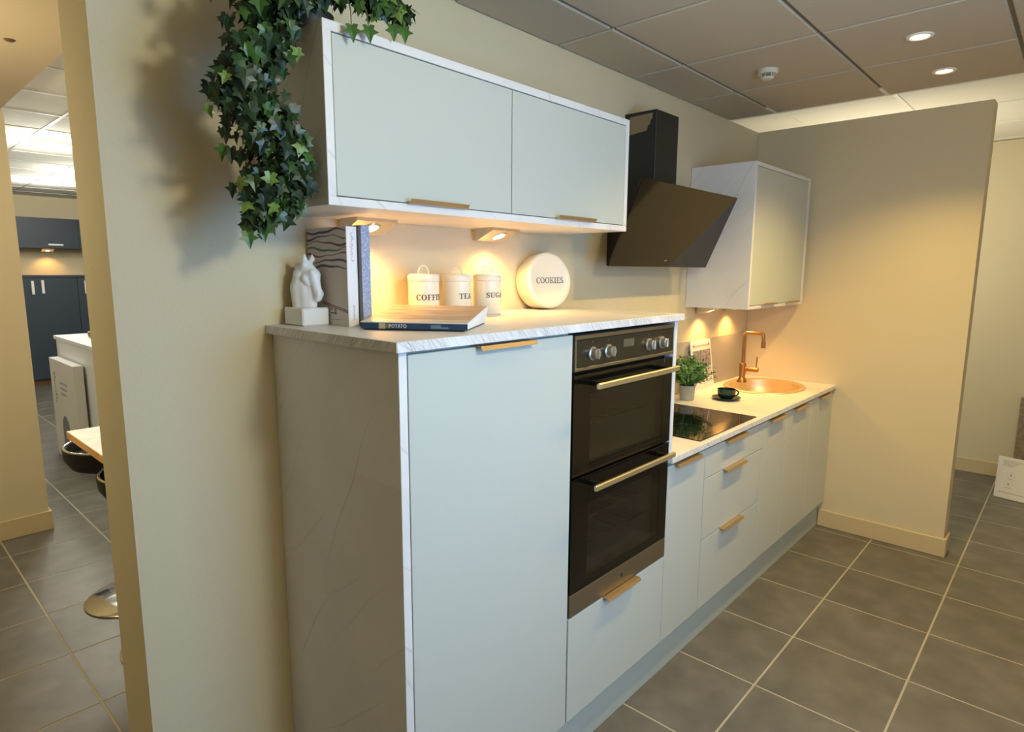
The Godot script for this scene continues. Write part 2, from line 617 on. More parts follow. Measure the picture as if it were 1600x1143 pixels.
func build_walls() -> void:
	var wb := mb()
	extrude(wb, PackedVector2Array([Vector2(-0.357, 0), Vector2(3.44, 0), Vector2(3.44, HC), Vector2(2.868, HC), Vector2(2.868, HS), Vector2(-0.357, HS)]), Vector3(0, 0, -0.215), Vector3.RIGHT, Vector3.UP, Vector3(0, 0, 0.215))
	struct("wall_back", wb, M.wall, "greige wall behind the kitchen units", "wall")
	var pr := struct("wall_right", box(3.311, 0.0, 0.0005, 3.44, HC, 1.2, 0.0015), M.wall, "beige partition wall at the end of the kitchen run", "wall")
	pr.name = "wall_right"
	var b := mb()
	bx(b, Vector3(3.296, 0, 0.536), Vector3(3.3105, 0.108, 1.215), 0.003)
	bx(b, Vector3(3.3105, 0, 1.2005), Vector3(3.44, 0.108, 1.215), 0.003)
	struct("baseboard_right", b, M.board, "beige skirting board round the end of the partition wall", "baseboard")
	# left wall seen across the passage
	struct("wall_left", box(-4.2, 0.0, -3.04, -0.03, HC - 0.001, -2.92, 0.0015), M.wall, "beige wall with skirting on the far left of the passage", "wall")
	var c := mb()
	bx(c, Vector3(-4.0, 0, -2.9195), Vector3(-0.015, 0.118, -2.905), 0.003)
	bx(c, Vector3(-0.0295, 0, -3.04), Vector3(-0.015, 0.118, -2.9195), 0.003)
	struct("baseboard_left", c, M.board, "beige skirting board along the left wall", "baseboard")
	# wall at the end of the aisle
	struct("wall_aisle", box(5.29, 0.0, -2.0, 5.41, HS - 0.001, 2.55, 0.0), M.wall, "pale beige wall at the end of the aisle", "wall")
	struct("baseboard_aisle", box(5.275, 0.0, 0.3, 5.2895, 0.112, 2.39, 0.003), M.board, "beige skirting board at the end of the aisle", "baseboard")
	# the rest of the shell
	struct("wall_far", box(-4.2, 0.0, -9.4, 8.2, HS + 0.002, -9.28, 0.0), M.wall, "cream wall behind the distant navy kitchen", "wall")
	struct("wall_west", box(-4.2, 0.0, -9.28, -4.0, HS + 0.002, 2.55, 0.0), M.wall, "outer wall left of the camera", "wall")
	struct("wall_east", box(8.0, 0.0, -9.28, 8.2, HS + 0.002, 2.55, 0.0), M.wall, "outer wall right of the neighbouring room", "wall")
	# front wall behind the camera, with the shop window that lets the daylight in
	var fwl := mb()
	bx(fwl, Vector3(-4.0, 0, 2.4), Vector3(0.04, HS, 2.55), 0.0)
	bx(fwl, Vector3(0.96, 0, 2.4), Vector3(8.0, HS, 2.55), 0.0)
	bx(fwl, Vector3(0.04, 0, 2.4), Vector3(0.96, 0.92, 2.55), 0.0)
	bx(fwl, Vector3(0.04, 2.03, 2.4), Vector3(0.96, HS, 2.55), 0.0)
	struct("wall_front", fwl, M.wall, "wall behind the camera round the window", "wall")
	var wf := mb()
	for x in [0.04, 0.9]:
		bx(wf, Vector3(x, 0.92, 2.43), Vector3(x + 0.06, 2.03, 2.5), 0.003)
	for y in [0.92, 1.97]:
		bx(wf, Vector3(0.1, y, 2.43), Vector3(0.9, y + 0.06, 2.5), 0.003)
	var win := struct("window_1", wf, M.white_gloss, "white framed window behind the camera", "window")
	part("pane", box(0.1, 0.98, 2.46, 0.9, 1.97, 2.466, 0.0), M.glass, win)

func downlight(x: float, z: float, label: String) -> void:
	var t := thing("downlight", label, "downlight", Vector3(x, HC, z), "recessed ceiling downlights")
	var st := mb()
	lathe(st, [Vector2(0.030, -0.0008), Vector2(0.034, -0.005), Vector2(0.044, -0.004), Vector2(0.046, 0.0)], 28)
	part("trim_ring", st, M.wtee, t)
	var d := mb()
	lathe(d, [Vector2(0.0, -0.003), Vector2(0.02, -0.0028), Vector2(0.030, -0.0006)], 24)
	part("lamp_face", d, M.lamp, t)
	spot(Vector3(0, -0.012, 0), Vector3(0, -1, 0), 62.0, L_SPOT[0], L_SPOT[1], 0.03, t, 0.6)

func pendant(at: Vector3, drop: float, label: String, l: Array) -> void:  # unseen globe lamp, added to brighten the surfaces in view
	var t := thing("fill_pendant", label, "pendant light", at, "unseen globe pendants added as fill light")
	var st := mb()
	lathe(st, [Vector2(0.0, -0.024), Vector2(0.04, -0.022), Vector2(0.05, -0.002)], 24)
	part("ceiling_rose", st, M.wtee, t)
	st = mb()
	tube(st, [Vector3(0, -0.022, 0), Vector3(0, -drop + 0.085, 0)], 0.004, 8)
	part("cord", st, M.black, t)
	st = mb()
	var prof := []
	for k in 13:
		var a := -PI / 2 + PI * k / 12
		prof.append(Vector2(maxf(cos(a) * 0.09, 0.0), -drop + sin(a) * 0.09))
	lathe(st, prof, 28, Transform3D.IDENTITY, false)
	part("globe", st, M.globe, t)
	omni(Vector3(0, -drop, 0), l[0], l[1], 0.09, t)

func build_ceiling_fittings() -> void:
	downlight(2.6075, 1.082, "lit recessed downlight nearest the white ceiling strip")
	downlight(2.0625, 1.082, "lit recessed downlight in the middle of the row of three")
	downlight(1.5175, 1.082, "lit recessed downlight cut by the top edge of the picture")
	var t := thing("smoke_detector", "small white smoke detector on the taupe ceiling", "smoke detector", Vector3(2.09, HC, 0.51))
	var st := mb()
	lathe(st, [Vector2(0.0, -0.022), Vector2(0.046, -0.022), Vector2(0.05, -0.018), Vector2(0.052, 0.0)], 28)
	part("base", st, M.detector, t)
	st = mb()
	lathe(st, [Vector2(0.0, -0.048), Vector2(0.022, -0.047), Vector2(0.03, -0.042), Vector2(0.033, -0.037), Vector2(0.0, -0.037)], 24)
	part("sensor_cap", st, M.detector, t)
	for k in 6:
		var a := TAU * k / 6
		st = mb()
		cbox(st, Vector3(cos(a) * 0.029, -0.0296, sin(a) * 0.029), Vector3(0.006, 0.0146, 0.004), 0.0005, Basis(Vector3.UP, -a))
		part("cage_bar", st, M.detector, t)
	t.scale = Vector3.ONE * 0.85
	# round white fittings next door; the two behind walls are added to brighten it
	for q in [[0.52, -4.55, "round white ceiling light seen through the passage, nearest of its row"], [1.05, -7.3, "small round ceiling light far back in the neighbouring room"], [1.2, -6.1, "round ceiling light half hidden by the wall end"], [1.3, -2.2, "added unseen round light behind the kitchen wall, brightens the ceiling"], [-1.3, -4.6, "added unseen round light behind the left wall, brightens the island end"], [5.4, -6.0, "round ceiling light deep in the neighbouring room"]]:
		var f := thing("ceiling_light", q[2], "ceiling light", Vector3(q[0], HS, q[1]), "round lights of the neighbouring room")
		var s := mb()
		lathe(s, [Vector2(0.115, -0.022), Vector2(0.13, -0.02), Vector2(0.135, 0.0)], 32)
		part("rim", s, M.wtee, f)
		s = mb()
		lathe(s, [Vector2(0.0, -0.028), Vector2(0.07, -0.027), Vector2(0.115, -0.022)], 32)
		part("diffuser", s, M.cool_lamp, f)
		omni(Vector3(0, -0.14, 0), L_FAR[0], L_FAR[1], 0.1, f)
	# globe pendants added as fill, unseen: past partition, in passage, behind camera
	pendant(Vector3(4.2, HS, 0.55), 0.75, "added unseen fill globe over the aisle beyond the partition", L_FILL_AISLE)
	pendant(Vector3(-0.95, HC, -1.35), 0.6, "added unseen fill globe under the beige soffit of the passage", L_FILL_PASSAGE)
	pendant(Vector3(0.15, HC, 1.9), 0.36, "added unseen fill globe over the aisle behind the camera", L_FILL_BEHIND)
	var sp := mb()
	lathe(sp, [Vector2(0.0, -0.008), Vector2(0.012, -0.007), Vector2(0.02, 0.0)], 16, Transform3D(Basis.IDENTITY, Vector3(-0.216, HC, -1.539)))
	tag(part("sprinkler_cap", sp, M.dark_wood), "small brown cap in the beige soffit", "ceiling cap")

# ------------------------------------------------------------------ kitchen units
# lip pull over the edge of a door; dirn 1 hangs over a top edge, -1 under a bottom edge
func pull(parent: Node, x0: float, x1: float, y: float, z: float, dirn := 1.0) -> void:
	var st := mb()
	var prof := PackedVector2Array([Vector2(-0.012, 0.0004), Vector2(-0.012, 0.0026), Vector2(0.019, 0.0026), Vector2(0.025, -0.008), Vector2(0.0225, -0.0085), Vector2(0.0175, 0.0004)])
	var pp := PackedVector2Array()
	for p in prof:
		pp.append(Vector2(p.x, p.y * dirn))
	extrude(st, pp, Vector3(x0, y, z), Vector3(0, 0, 1), Vector3(0, 1, 0), Vector3(x1 - x0, 0, 0))
	part("handle", st, M.brass, parent)

func front(called: String, x0: float, x1: float, y0: float, y1: float, zf: float, parent: Node) -> MeshInstance3D:
	return part(called, box(x0, y0, zf - 0.018, x1, y1, zf, 0.0012), M.door, parent)

func build_tall() -> void:
	# larder
	var t := thing("larder_cabinet", "tall pale blue larder cabinet with marbled side panel and one door", "cabinet")
	part("body", box(0.041, 0.162, 0.003, 0.644, 1.418, ZF - 0.02, 0.001), M.carcass, t)
	part("side_panel", box(0.018, 0.001, 0.0015, 0.0405, 1.4185, ZF + 0.001, 0.001), M.marble, t)
	var d := front("door", 0.044, 0.6405, 0.165, 1.411, ZF, t)
	pull(d, 0.25, 0.455, 1.411, ZF)
	# oven housing
	t = thing("oven_housing", "tall housing round the double oven with a deep drawer below", "cabinet")
	var st := mb()
	bx(st, Vector3(0.6445, 0.162, 0.003), Vector3(1.2465, 0.518, ZF - 0.02), 0.0)
	bx(st, Vector3(0.6445, 0.5185, 0.003), Vector3(1.2465, 1.418, 0.02), 0.0)
	part("body", st, M.carcass, t)
	part("end_panel", box(1.247, 0.9108, 0.0015, 1.2685, 1.4185, ZF + 0.001, 0.001), M.marble, t)
	d = front("drawer_front", 0.6475, 1.2445, 0.165, 0.519, ZF, t)
	pull(d, 0.835, 1.04, 0.519, ZF)
	# worktop of the tall units
	t = thing("tall_worktop", "marbled laminate top over the tall oven and larder units", "worktop")
	part("slab", box(0.0, 1.4205, 0.001, 1.279, 1.4436, 0.583, 0.0015), M.marble, t)
	part("front_edging", box(0.0, 1.4207, 0.5831, 1.279, 1.4434, 0.5843, 0.0005), M.edge, t)
	part("side_edging", box(-0.0012, 1.4207, 0.001, -0.0001, 1.4434, 0.583, 0.0005), M.edge, t)

func oven_bar(parent: Node, x0: float, x1: float, y: float) -> void:
	var st := mb()
	cbox(st, Vector3((x0 + x1) * 0.5, y, ZF + 0.05), Vector3(x1 - x0, 0.019, 0.012), 0.003)
	var h := part("handle", st, M.satin, parent)
	for x in [x0 + 0.04, x1 - 0.04]:
		part("bracket", box(x - 0.008, y - 0.007, ZF + 0.0005, x + 0.008, y + 0.007, ZF + 0.0438, 0.001), M.black, h)

func oven_door(t: Node, y0: float, y1: float, wy0: float, wy1: float, hy: float, racks: Array) -> void:
	var st := mb()
	var x0 := 0.6500
	var x1 := 1.2435
	var zb := ZF - 0.03
	bx(st, Vector3(x0, y0, zb), Vector3(0.738, y1, ZF), 0.001)
	bx(st, Vector3(1.185, y0, zb), Vector3(x1, y1, ZF), 0.001)
	bx(st, Vector3(0.738, y0, zb), Vector3(1.185, wy0, ZF), 0.001)
	bx(st, Vector3(0.738, wy1, zb), Vector3(1.185, y1, ZF), 0.001)
	var d := part("door", st, M.black_glass, t)
	part("window_pane", box(0.738, wy0, ZF - 0.006, 1.185, wy1, ZF - 0.001, 0.0), M.pane, d)
	oven_bar(d, 0.70, 1.195, hy)
	# cavity behind the window, with its shelves
	st = mb()
	var c0 := Vector3(0.70, wy0 - 0.01, 0.15)
	var c1 := Vector3(1.2, wy1 + 0.01, zb - 0.001)
	quad(st, c0, Vector3(c1.x, c0.y, c0.z), Vector3(c1.x, c1.y, c0.z), Vector3(c0.x, c1.y, c0.z), Vector3(0, 0, 1))
	quad(st, c0, Vector3(c1.x, c0.y, c0.z), Vector3(c1.x, c0.y, c1.z), Vector3(c0.x, c0.y, c1.z), Vector3.UP)
	quad(st, Vector3(c0.x, c1.y, c0.z), Vector3(c1.x, c1.y, c0.z), c1, Vector3(c0.x, c1.y, c1.z), Vector3.DOWN)
	quad(st, c0, Vector3(c0.x, c1.y, c0.z), Vector3(c0.x, c1.y, c1.z), Vector3(c0.x, c0.y, c1.z), Vector3.RIGHT)
	quad(st, Vector3(c1.x, c0.y, c0.z), Vector3(c1.x, c1.y, c0.z), c1, Vector3(c1.x, c0.y, c1.z), Vector3.LEFT)
	part("cavity", st, M.cavity, t)
	for y in racks:
		var r := mb()
		tube(r, [Vector3(0.705, y, zb - 0.03), Vector3(1.195, y, zb - 0.03)], 0.004, 8)
		for k in 12:
			var x := 0.74 + k * 0.038
			tube(r, [Vector3(x, y, zb - 0.03), Vector3(x, y, 0.17)], 0.002, 6)
		part("rack", r, M.chrome, t)

func build_oven() -> void:
	var t := thing("double_oven", "built-in black double oven with two pale bar handles", "oven")
	var st := mb()
	bx(st, Vector3(0.652, 0.522, 0.025), Vector3(1.242, 1.408, 0.149), 0.001)
	bx(st, Vector3(0.652, 0.522, 0.149), Vector3(0.699, 1.408, ZF - 0.032), 0.001)
	bx(st, Vector3(1.201, 0.522, 0.149), Vector3(1.242, 1.408, ZF - 0.032), 0.001)
	bx(st, Vector3(0.699, 0.522, 0.149), Vector3(1.201, 0.56, ZF - 0.032), 0.001)
	bx(st, Vector3(0.699, 0.93, 0.149), Vector3(1.201, 0.985, ZF - 0.032), 0.001)
	bx(st, Vector3(0.699, 1.27, 0.149), Vector3(1.201, 1.408, ZF - 0.032), 0.001)
	part("casing", st, M.black, t)
	var p := part("control_panel", box(0.659, 1.312, ZF - 0.03, 1.2385, 1.394, ZF + 0.002, 0.001), M.oven_panel, t)
	st = mb()
	bx(st, Vector3(0.6500, 1.395, ZF - 0.03), Vector3(1.2435, 1.4075, ZF + 0.003), 0.001)
	bx(st, Vector3(0.6500, 1.301, ZF - 0.03), Vector3(1.2435, 1.311, ZF + 0.003), 0.001)
	bx(st, Vector3(0.6500, 1.311, ZF - 0.03), Vector3(0.6585, 1.395, ZF + 0.003), 0.001)
	bx(st, Vector3(1.239, 1.311, ZF - 0.03), Vector3(1.2435, 1.395, ZF + 0.003), 0.001)
	part("panel_trim", st, M.steel, t)
	part("display", box(0.908, 1.353, ZF + 0.0021, 0.972, 1.378, ZF + 0.0026, 0.0), M.display, p)
	for x in [0.737, 0.821, 1.065, 1.152]:
		st = mb()
		var xf := Transform3D(Basis(Vector3.RIGHT, PI / 2), Vector3(x, 1.349, ZF + 0.0022))
		lathe(st, [Vector2(0.021, 0.0), Vector2(0.021, 0.004), Vector2(0.017, 0.006), Vector2(0.0155, 0.02), Vector2(0.014, 0.0225), Vector2(0.0, 0.0225)], 24, xf)
		var k := part("knob", st, M.knob, t)
		part("grip", box(x - 0.003, 1.334, ZF + 0.0248, x + 0.003, 1.364, ZF + 0.029, 0.001), M.knob, k)
		st = mb()
		lathe(st, [Vector2(0.0, 0.0), Vector2(0.003, 0.0004)], 10, Transform3D(Basis(Vector3.RIGHT, PI / 2), Vector3(x, 1.384, ZF + 0.0021)))
		part("mark", st, M.display, p)
	oven_door(t, 0.976, 1.289, 1.0, 1.225, 1.258, [1.11])
	oven_door(t, 0.599, 0.969, 0.625, 0.878, 0.945, [0.70, 0.79])
	var bt := part("bottom_trim", box(0.6500, 0.524, ZF - 0.03, 1.2435, 0.597, ZF + 0.001, 0.001), M.steel, t)
	# small round badge with a slanted bar
	st = mb()
	lathe(st, [Vector2(0.0, 0.0006), Vector2(0.0075, 0.0006), Vector2(0.0075, 0.0)], 20, Transform3D(Basis(Vector3.RIGHT, PI / 2), Vector3(0.945, 0.56, ZF + 0.0011)))
	var bd := part("badge", st, M.black_matte, bt)
	st = mb()
	cbox(st, Vector3(0.945, 0.56, ZF + 0.002), Vector3(0.012, 0.0022, 0.0006), 0.0, Basis(Vector3.BACK, 0.7))
	part("badge_mark", st, M.steel, bd)

func build_base() -> void:
	var y0 := 0.165
	var y1 := 0.872
	var carc := func(t: Node, x0: float, x1: float) -> void:
		part("body", box(x0, 0.162, 0.003, x1, 0.8855, ZF - 0.02, 0.001), M.carcass, t)
	var t := thing("base_cabinet", "narrow pale green base cabinet beside the oven housing", "cabinet", Vector3.ZERO, "base cabinets under the low worktop")
	carc.call(t, 1.2475, 1.5585)
	pull(front("door", 1.2475, 1.5565, y0, y1, ZF, t), 1.29, 1.49, y1, ZF)
	t = thing("drawer_cabinet", "three-drawer pale green base cabinet under the hob", "cabinet", Vector3.ZERO, "base cabinets under the low worktop")
	carc.call(t, 1.5590, 2.1865)
	for r in [[0.746, 0.872], [0.478, 0.743], [0.165, 0.475]]:
		pull(front("drawer_front", 1.5615, 2.1845, r[0], r[1], ZF, t), 1.74, 1.955, r[1], ZF)
	t = thing("base_cabinet", "pale green base cabinet door between the drawers and the sink unit", "cabinet", Vector3.ZERO, "base cabinets under the low worktop")
	carc.call(t, 2.187, 2.509)
	pull(front("door", 2.1895, 2.5065, y0, y1, ZF, t), 2.25, 2.45, y1, ZF)
	t = thing("sink_cabinet", "two-door pale green base cabinet under the round sink", "cabinet", Vector3.ZERO, "base cabinets under the low worktop")
	var st := mb()
	bx(st, Vector3(2.5095, 0.162, 0.003), Vector3(3.309, 0.70, ZF - 0.02), 0.001)
	bx(st, Vector3(2.5095, 0.70, ZF - 0.04), Vector3(3.309, 0.8855, ZF - 0.02), 0.001)
	part("body", st, M.carcass, t)
	pull(front("door", 2.5115, 2.9065, y0, y1, ZF, t), 2.60, 2.80, y1, ZF)
	pull(front("door", 2.9095, 3.3055, y0, y1, ZF, t), 3.02, 3.22, y1, ZF)
	tag(part("plinth_board", box(0.042, 0.001, 0.51, 3.2955, 0.1605, 0.534, 0.001), M.plinth), "long grey-green plinth board under all the units", "plinth")
	# low worktop with the hole for the sink, built as a boolean
	var wt := thing("low_worktop", "marbled laminate worktop carrying the hob and the round sink", "worktop")
	var cs := CSGCombiner3D.new()
	cs.name = "slab"
	var b := CSGBox3D.new()
	b.size = Vector3(3.3105 - 1.2475, 0.0225, 0.5765)
	b.position = Vector3((3.3105 + 1.2475) * 0.5, 0.8988, 0.28925)
	b.material = M.marble
	b.name = "board"
	cs.add_child(b)
	var cy := CSGCylinder3D.new()
	cy.radius = 0.2
	cy.height = 0.1
	cy.sides = 48
	cy.operation = CSGShape3D.OPERATION_SUBTRACTION
	cy.transform = Transform3D(Basis.from_scale(Vector3(1.25, 1, 1)), Vector3(2.96, 0.9, 0.27))
	cy.material = M.marble
	cy.name = "hole"
	cs.add_child(cy)
	wt.add_child(cs)
	part("front_edging", box(1.2475, 0.8878, 0.5777, 3.3105, 0.9098, 0.5789, 0.0005), M.edge, wt)
	var sp := tag(part("splashback", box(1.2695, 0.911, 0.0008, 3.310, 1.2, 0.009, 0.001), M.splash), "grey splashback panel behind the hob and sink", "splashback")
	# sink
	var sk := thing("sink", "round gold-coloured inset sink bowl in the worktop", "sink", Vector3(2.96, 0.9105, 0.27))
	var el := Transform3D(Basis.from_scale(Vector3(1.27, 1, 1)), Vector3.ZERO)
	st = mb()
	lathe(st, [Vector2(0.19, 0.001), Vector2(0.197, 0.006), Vector2(0.216, 0.0075), Vector2(0.223, 0.004), Vector2(0.224, 0.0)], 56, el, false)
	part("rim", st, M.gold_sink, sk)
	st = mb()
	lathe(st, [Vector2(0.022, -0.128), Vector2(0.1, -0.125), Vector2(0.15, -0.112), Vector2(0.178, -0.075), Vector2(0.187, -0.03), Vector2(0.19, 0.001)], 56, el, false)
	part("bowl", st, M.gold_sink, sk)
	st = mb()
	lathe(st, [Vector2(0.0, -0.126), Vector2(0.018, -0.125), Vector2(0.026, -0.122), Vector2(0.032, -0.126)], 24)
	part("drain", st, M.brass, sk)
	for k in [-0.02, 0.03]:
		st = mb()
		lathe(st, [Vector2(0.0, 0.012), Vector2(0.007, 0.0115), Vector2(0.008, 0.0078)], 14, Transform3D(Basis.IDENTITY, Vector3(0.12 + k, 0, -0.17 - k * 0.5)))
		part("overflow_cap", st, M.copper, sk)
	# tap, standing in the rim
	var tp := thing("tap", "copper swan tap with a square bend beside the sink", "tap", Vector3(3.0, 0.912, 0.117))
	st = mb()
	lathe(st, [Vector2(0.0, 0.0), Vector2(0.03, 0.0), Vector2(0.026, 0.012), Vector2(0.018, 0.03), Vector2(0.018, 0.05), Vector2(0.0205, 0.055), Vector2(0.0205, 0.115), Vector2(0.016, 0.12), Vector2(0.0, 0.12)], 28)
	part("body", st, M.copper, tp)
	st = mb()
	var pts := [Vector3(0, 0.118, 0), Vector3(0, 0.29, 0)]
	for k in range(1, 5):
		var a := k * PI / 8
		pts.append(Vector3(0, 0.29 + 0.02 * sin(a), 0.02 - 0.02 * cos(a)))
	pts.append(Vector3(0, 0.31, 0.10))
	for k in range(1, 5):
		var a := k * PI / 8
		pts.append(Vector3(0, 0.31 - 0.016 * (1 - cos(a)), 0.10 + 0.016 * sin(a)))
	pts.append(Vector3(0, 0.262, 0.118))
	tube(st, pts, 0.0105, 14)
	part("spout", st, M.copper, tp)
	st = mb()
	lathe(st, [Vector2(0.0, 0.223), Vector2(0.0135, 0.223), Vector2(0.0135, 0.262), Vector2(0.0, 0.264)], 20, Transform3D(Basis.IDENTITY, Vector3(0, 0, 0.118)))
	part("nozzle", st, M.copper, tp)
	st = mb()
	tube(st, [Vector3(0, 0.085, 0.018), Vector3(0, 0.085, 0.095)], 0.0145, 16)
	var lv := part("lever_body", st, M.copper, tp)
	st = mb()
	tube(st, [Vector3(0, 0.095, 0.083), Vector3(0, 0.165, 0.086)], 0.0042, 10)
	part("lever", st, M.copper, lv)
	# hob
	var hb := thing("induction_hob", "black glass hob set in the low worktop", "hob")
	part("glass_top", box(1.53, 0.9102, 0.06, 2.115, 0.9145, 0.553, 0.0012), M.black_gloss, hb)
	for q in [[1.68, 0.20, 0.09], [1.96, 0.20, 0.075], [1.68, 0.41, 0.075], [1.96, 0.41, 0.09]]:
		st = mb()
		lathe(st, [Vector2(q[2] - 0.0015, 0.0), Vector2(q[2], 0.0)], 40, Transform3D(Basis.IDENTITY, Vector3(q[0], 0.9147, q[1])))
		part("zone_ring", st, M.display, hb)

func cab_light(at: Vector3, label: String) -> void:
	# wedge under the cabinet near the wall: its slanting face looks down and into the room
	var t := thing("cabinet_light", label, "cabinet light", at, "wedge lights under the wall cabinets")
	var st := mb()
	extrude(st, PackedVector2Array([Vector2(0, 0), Vector2(0.09, 0), Vector2(0.09, -0.008), Vector2(0.012, -0.042), Vector2(0, -0.042)]), Vector3(-0.07, 0, 0), Vector3(0, 0, 1), Vector3(0, 1, 0), Vector3(0.14, 0, 0))
	part("housing", st, M.knob, t)
	var n := Vector3(0, -0.078, 0.034).normalized()
	var c := Vector3(0, -0.025, 0.051)
	st = mb()
	var bs := Basis(Vector3.RIGHT, n, Vector3.RIGHT.cross(n))
	lathe(st, [Vector2(0.024, 0.0035), Vector2(0.030, 0.003), Vector2(0.032, 0.0)], 28, Transform3D(bs, c))
	part("bezel", st, M.knob, t)
	st = mb()
	lathe(st, [Vector2(0.0, 0.002), Vector2(0.024, 0.0015)], 24, Transform3D(bs, c))
	part("lamp_face", st, M.lamp, t)
	spot(c + n * 0.012, Vector3(0, -1.0, 0.05), 66.0, L_CABINET[0], L_CABINET[1], 0.02, t, 0.7)

func build_wall_units() -> void:
	var t := thing("wall_cabinet", "wide two-door wall cabinet in a marbled frame above the tall units", "cabinet")
	var st := mb()
	bx(st, Vector3(-0.005, 2.115, 0.0015), Vector3(1.243, 2.137, 0.35), 0.001)
	bx(st, Vector3(-0.005, 1.740, 0.0015), Vector3(1.243, 1.760, 0.35), 0.001)
	bx(st, Vector3(-0.005, 1.760, 0.0015), Vector3(0.0165, 2.115, 0.35), 0.001)
	bx(st, Vector3(1.2225, 1.760, 0.0015), Vector3(1.243, 2.115, 0.35), 0.001)
	part("frame", st, M.marble, t)
	part("body", box(0.017, 1.7605, 0.003, 1.222, 2.1145, 0.329, 0.0), M.carcass, t)
	var d := front("door", 0.0185, 0.6095, 1.7625, 2.1125, 0.3485, t)
	pull(d, 0.216, 0.415, 1.7625, 0.3485, -1.0)
	d = front("door", 0.6125, 1.2205, 1.7625, 2.1125, 0.3485, t)
	pull(d, 0.815, 1.02, 1.7625, 0.3485, -1.0)
	cab_light(Vector3(0.30, 1.7395, 0.02), "lit wedge light under the wide cabinet, beside the books")
	cab_light(Vector3(0.845, 1.7395, 0.02), "lit wedge light under the wide cabinet, above the canisters")
	t = thing("wall_cabinet", "tall wall cabinet with marbled side above the sink", "cabinet")
	st = mb()
	bx(st, Vector3(2.427, 1.397, 0.0015), Vector3(2.447, 2.146, 0.354), 0.001)
	bx(st, Vector3(3.235, 1.397, 0.0015), Vector3(3.2725, 2.146, 0.354), 0.001)
	bx(st, Vector3(2.447, 2.126, 0.0015), Vector3(3.235, 2.146, 0.354), 0.001)
	bx(st, Vector3(2.447, 1.397, 0.0015), Vector3(3.235, 1.414, 0.354), 0.001)
	part("frame", st, M.marble, t)
	part("body", box(2.4475, 1.4145, 0.003, 3.2345, 2.1255, 0.333, 0.0), M.carcass, t)
	d = front("door", 2.449, 2.8403, 1.417, 2.1235, 0.3525, t)
	pull(d, 2.60, 2.80, 1.417, 0.3525, -1.0)
	d = front("door", 2.8417, 3.2335, 1.417, 2.1235, 0.3525, t)
	pull(d, 2.97, 3.17, 1.417, 0.3525, -1.0)
	cab_light(Vector3(2.60, 1.3965, 0.02), "lit wedge light under the far cabinet, nearer the hob")
	cab_light(Vector3(2.98, 1.3965, 0.02), "lit wedge light under the far cabinet, above the tap")

func build_hood() -> void:
	var t := thing("cooker_hood", "black angled glass cooker hood with square chimney", "cooker hood")
	part("chimney", box(1.752, 1.95, 0.0015, 1.955, 2.30, 0.165, 0.002), M.black_matte, t)
	# lighter plate with a stepped edge, high on the side of the chimney
	var st := mb()
	extrude(st, PackedVector2Array([Vector2(0.03, 2.205), Vector2(0.118, 2.215), Vector2(0.124, 2.235), Vector2(0.133, 2.24), Vector2(0.136, 2.258), Vector2(0.144, 2.262), Vector2(0.146, 2.287), Vector2(0.03, 2.283)]), Vector3(1.7517, 0, 0), Vector3(0, 0, 1), Vector3(0, 1, 0), Vector3(-0.0008, 0, 0))
	part("stepped_plate", st, M.steel, t)
	# body behind the glass, narrow at the bottom
	st = mb()
	extrude(st, PackedVector2Array([Vector2(0.0015, 1.618), Vector2(0.145, 1.618), Vector2(0.268, 1.90), Vector2(0.24, 1.955), Vector2(0.0015, 1.955)]), Vector3(1.635, 0, 0), Vector3(0, 0, 1), Vector3(0, 1, 0), Vector3(0.46, 0, 0))
	part("body", st, M.black_matte, t)
	var a := Vector3(0, 1.614, 0.158)
	var b := Vector3(0, 1.958, 0.309)
	var up := b - a
	var n := Vector3(0, -up.z, up.y).normalized()
	st = mb()
	cbox(st, (a + b) * 0.5 + Vector3(1.865, 0, 0), Vector3(0.905, up.length(), 0.008), 0.0015, Basis(Vector3.RIGHT, up.normalized(), Vector3.RIGHT.cross(up.normalized())))
	var g := part("glass_panel", st, M.black_gloss, t)
	st = mb()
	for k in 3:
		cbox(st, a + up * 0.09 + Vector3(1.865 + (k - 1) * 0.009, 0, 0) + n * 0.0046, Vector3(0.006, 0.006, 0.0004), 0.0, Basis(Vector3.RIGHT, up.normalized(), Vector3.RIGHT.cross(up.normalized())))
	part("touch_marks", st, M.knob, g)

